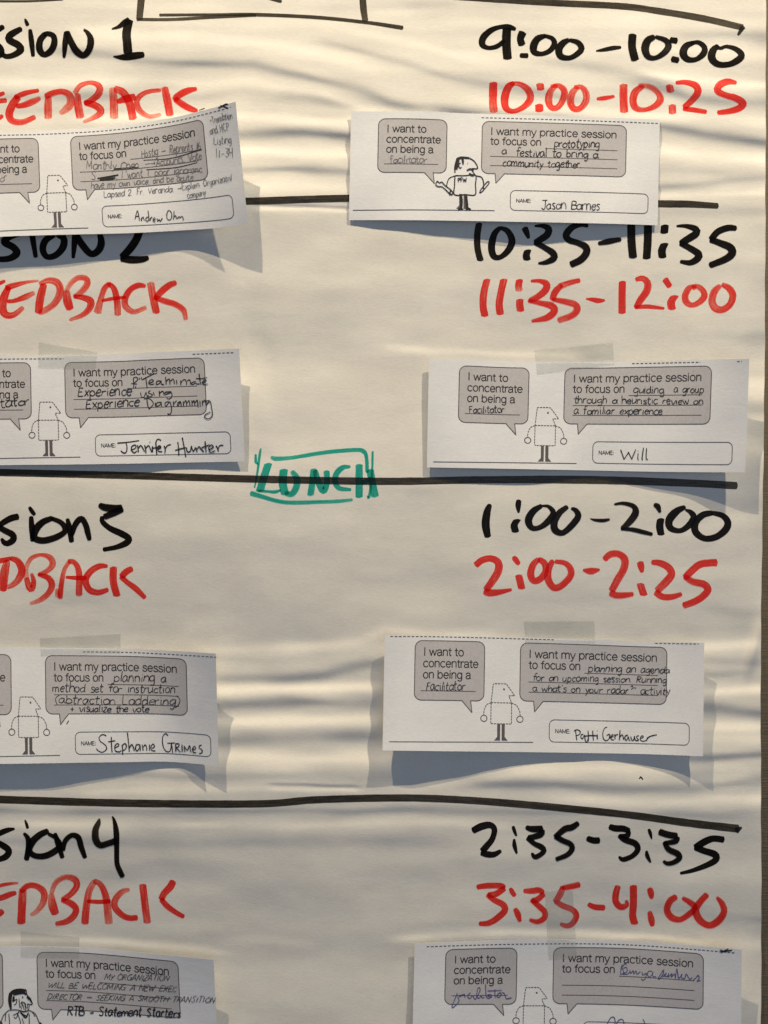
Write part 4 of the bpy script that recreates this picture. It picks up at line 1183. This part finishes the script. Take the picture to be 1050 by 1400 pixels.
# --- third row, right
c3r = Card("526,868 600,868.5 700,871 800,874 880,877 963,878.5", "523,1026 600,1027 700,1028 800,1029.5 880,1031 961,1034",
           "526,14 570,6 640,1 760,1 850,2 910,9 963,22", "523,23 560,22 640,15 720,8 810,3.5 870,6 920,12 961,19")
r3r = make_card(c3r, 'worksheet about a radar activity, curling at both ends, under the 2:25 time', cut=((0, .53), (.86, 1)))
handwriting(c3r, r3r, [("Facilitator", 582, 944.5, 636, 944.5, 5.8, 0.08, 1.15), ("planning an agenda", 804, 919, 915, 921, 4.8, 0.1, 1.1),
    ("for an upcoming session. Running", 728, 931.5, 912, 935, 4.8, 0.08, 1.1), ("a what's on your radar?\" activity", 728, 946, 916, 951, 4.8, 0.08, 1.1)])
traced(c3r, r3r, 780, 985, 8.75, 1.3, M_PEN, 'slanted pen signature in the name box', '''
60,120 68,180 75,235|40,125 80,110 115,130 105,165 60,185|155,165 130,170 125,205 145,215 170,175 175,230 190,260 205,240 215,200|210,120 215,190 215,245|265,120 270,190 275,240|175,185 250,178 325,182|320,165 322,225|322,118 324,126
440,80 410,90 388,140 392,210 420,240 455,225 470,185 475,170|430,180 465,165 475,215|480,200 510,190 505,168 488,185 490,225 520,232|530,160 532,225|532,190 550,170 570,165|592,115 590,170 585,235|588,200 615,170 630,190 635,230|690,175 660,180 650,215 670,235 692,195 700,230 715,240|720,190 735,235 760,225 765,190 770,230|820,180 790,190 800,215 815,235 785,240 775,225|830,215 870,200 860,180 838,200 840,235 875,248 905,235|920,200 910,245|912,225 950,190 1035,168''')
# --- fourth row, left
c4l = Card("-129,1296 0,1293.5 50,1294 110,1295 160,1299 220,1305 292,1312", "-129,1455 0,1452 150,1458 300,1470",
           "-129,5 0,1.5 70,0.5 140,4 200,13 292,30", "-129,10 0,8 150,6 300,16", av=0.003, bv=0.00614)
r4l = make_card(c4l, 'worksheet with a bearded dark-haired figure drawn on it, below the fourth feedback heading', cut=(), dashed_figure=False, figure=False)
handwriting(c4l, r4l, [("MY ORGANIZATION", 142, 1340.5, 230, 1342, 3.7, 0.35, 0.95), ("WILL BE WELCOMING A NEW EXEC", 64, 1351, 241, 1357, 3.7, 0.35, 0.95),
    ("DIRECTOR _ SEEKING A SMOOTH TRANSITION", 64, 1367, 293, 1371.5, 3.7, 0.35, 0.95)], M_THIN, 'thin slanted capitals')
handwriting(c4l, r4l, [("RTB - Statement Starters", 92, 1388, 247, 1391, 7.4, 0.12, 1.75)], M_PEN, 'bold black pen line')
pen_strokes(c4l, r4l, """
14,1358,3.5 20,1354.5,4 28,1353.5,4 36,1353.5,2
15,1357,5 13.5,1366,5 14,1374,4 15,1380,2
17,1359,5 24,1357,6 32,1357,4 36,1360,2
19,1362,3 18,1369,2.5 20,1366,1.5
22,1356,4 30,1356,5 35,1357,4
13,1362,3.5 14,1371,3.5
36,1363,1.8 41,1365,2.4 42,1368,1.6
31,1376,0.9 29,1370,0.9 33,1371,0.9 36,1378,0.9
27,1383,1.2 32,1387,1.6 36,1389,1.2
44,1383,0.9 48,1390,0.9
8,1386,0.9 7,1396,0.9
30,1392,0.9 33,1400,0.9
20,1368,1.1 23,1366,1.1 22,1372,1.1 19,1374,1
36,1353.5,1.4 37,1360,1.2 41,1366,2.6 44,1373,1.2 37,1372.5,1.2
30,1363,2 32,1363.5,2.2
39,1364,3 40,1367,3
26,1365,0.9 27,1378,0.9
28,1372,1 32,1370,1 36,1374,1
28,1375,0.9 30,1380,0.9\n31,1372,0.9 33,1381,0.9\n34,1374,0.9 35,1382,0.9\n38,1373,0.9 37,1380,0.9\n40,1374,0.9 39,1381,0.9
26,1381,1.4 33,1383,1.4 40,1381,1.4
12,1381,1.1 20,1380.5,1.1 26,1381,1.1
12,1381,1.1 5,1388,1.1 1,1398,1.1 -2,1408,1.1
40,1381,1.1 48,1386,1.1 52,1394,1.1 55,1402,1.1
12,1386,1.1 13,1400,1.1 12,1415,1.1
40,1386,1.1 40,1400,1.1 41,1415,1.1
26,1382,1.1 22,1392,1 19,1390,0.9\n24,1385,1 28,1398,1 29,1410,1
28,1384,1.6 35,1391,2.2 39,1384,1.4
18,1388,1.0 26,1384,1.2
54,1398,3 57,1402,3.5
0,1396,2 3,1400,2.4""", M_PEN, 'inked_figure', 'hand-drawn bearded figure in black pen')
# --- fourth row, right
c4r = Card("567,1289.5 650,1286.5 720,1285 800,1284.5 860,1286 920,1290 1014,1298", "563,1445 700,1447 850,1450 1013,1458",
           "567,6 640,3 720,1 800,2 870,7 930,16 1014,32", "563,10 700,6 850,6 1013,22", av=0.023, bv=0.0059)
r4r = make_card(c4r, 'worksheet filled in with blue pen, below the 4:00 time', cut=((.02, 1),))
traced(c4r, r4r, 840, 1310, 8.75, 1.1, M_BLUEPEN, 'blue ballpoint writing', '''
75,195 80,120 95,75|75,195 110,180 100,130 85,120 130,60 142,85|105,120 145,110 150,160 100,185 150,190 185,165|185,140 195,180 225,150 235,185 260,150 270,190 310,160|330,160 340,200 380,180 370,240 340,262 320,245
450,160 410,155 395,195 420,225 455,190 460,160 460,215 500,220
595,135 555,190 525,240 545,245 590,170 565,150|575,225 620,180 600,215 640,210 650,180 640,225 690,185 680,225 720,190 730,235 745,130 755,160 770,240 810,190 800,230 840,240 860,190 900,250 930,230|940,265 980,230 1000,205 1015,235 990,275 1030,265''')
traced(c4r, r4r, 610, 1340, 10.5, 1.05, M_BLUEPEN, 'blue ballpoint writing', '''
160,185 135,250 110,310 85,370 95,395 150,350 185,300 165,240|150,225 210,215 270,205|185,245 240,210 265,205 270,250|350,180 315,215 320,255 350,260 370,225 390,235 400,260 430,265 450,130 480,110 485,150 450,240 470,260 510,225 515,255 550,245|565,60 570,180 580,245 620,260 650,215 600,210 600,230 660,245|700,130 700,200 705,250|590,155 700,150 800,145|720,235 760,185 790,190 770,240 730,240|800,180 830,185 850,230 870,265 940,250''')
traced(c4r, r4r, 800, 1370, 8.75, 1.1, M_BLUEPEN, 'tops of cropped blue letters', '''
240,320 265,262 300,195 335,178 355,200 358,262 350,320|365,320 375,262 400,220 435,205 460,225 465,265 470,320
690,205 705,230 712,262 712,320''')
pen_strokes(c4r, r4r, "984,1298.5,1.3 990,1300.5,2.2 1001,1299,1.6\n986,1302,1.6 990,1300,1.2 996,1297,1.4\n985,1301.5,2.0 988,1302,1", M_PEN, 'scissors_mark', 'tiny printed scissors on the cut line')

# ------------------------------------------------------------------ tape
def tape(card, quad, label):
    """quad: four photo-plane corners TL TR BR BL"""
    q = np.array(pts(quad)); nu, nv = 36, 16
    U, V = np.meshgrid(np.linspace(0, 1, nu), np.linspace(0, 1, nv))
    P = (q[0] * (1 - U[..., None]) + q[1] * U[..., None]) * (1 - V[..., None]) + (q[3] * (1 - U[..., None]) + q[2] * U[..., None]) * V[..., None]
    ax = (q[1] - q[0]) / np.linalg.norm(q[1] - q[0]) if np.linalg.norm(q[1] - q[0]) > np.linalg.norm(q[3] - q[0]) else None
    if ax is not None:
        zig = 1.1 * np.abs(((np.linspace(0, 7, nv)) % 1) - 0.5)[:, None]
        P = P + ax * (zig * (np.clip(1 - U * 12, 0, 1) - np.clip(1 - (1 - U) * 12, 0, 1)))[..., None]
    X, Y = P[..., 0], P[..., 1]
    hp_ = sample(H, X, Y) + 0.55
    u, v = card.uv(X, Y)
    hc = card.hxy(X, Y) + 0.62
    w = np.clip((v + 0.03) / 0.06, 0, 1); w = w * w * (3 - 2 * w)
    hh = np.maximum(hp_, hp_ * (1 - w) + hc * w)
    cx, cy = float(X.mean()), float(Y.mean())
    hh = hh + 0.25 * np.abs(np.sin(X * 0.31 + Y * 0.12)) * np.sin(np.pi * V) * np.sin(np.pi * U)
    o = mesh_obj('tape_strip', world_pts(X, Y, hh).reshape(-1, 3), grid_faces(nv, nu), M_TAPE)
    o['label'] = label; o['category'] = 'tape'; o['group'] = 'clear tape strips holding worksheets'
    s_ = o.modifiers.new('thickness', 'SOLIDIFY'); s_.thickness = 0.00005; s_.offset = 1
    return o
tape(c2l, "53,467 134,481 130,505 52,503", 'clear tape over the top of the worksheet below the second feedback heading')
tape(c2r, "730,478 838,468 840,498 734,512", 'clear tape over the top of the worksheet signed Will')
tape(c3l, "54,872 165,866 165,893 56,897", 'clear tape over the top of the worksheet below the third feedback heading')
tape(c3r, "716,849 813,848 814,879 718,880", 'clear tape over the top of the radar activity worksheet below the 2:25 time')
tape(c4l, "28,1272 109,1281 108,1310 28,1309", 'clear tape over the top of the worksheet with the bearded figure')
tape(c4r, "745,1218 783,1216 789,1310 750,1312", 'upright clear tape crossing the red 35 of the 3:35 to 4:00 time')
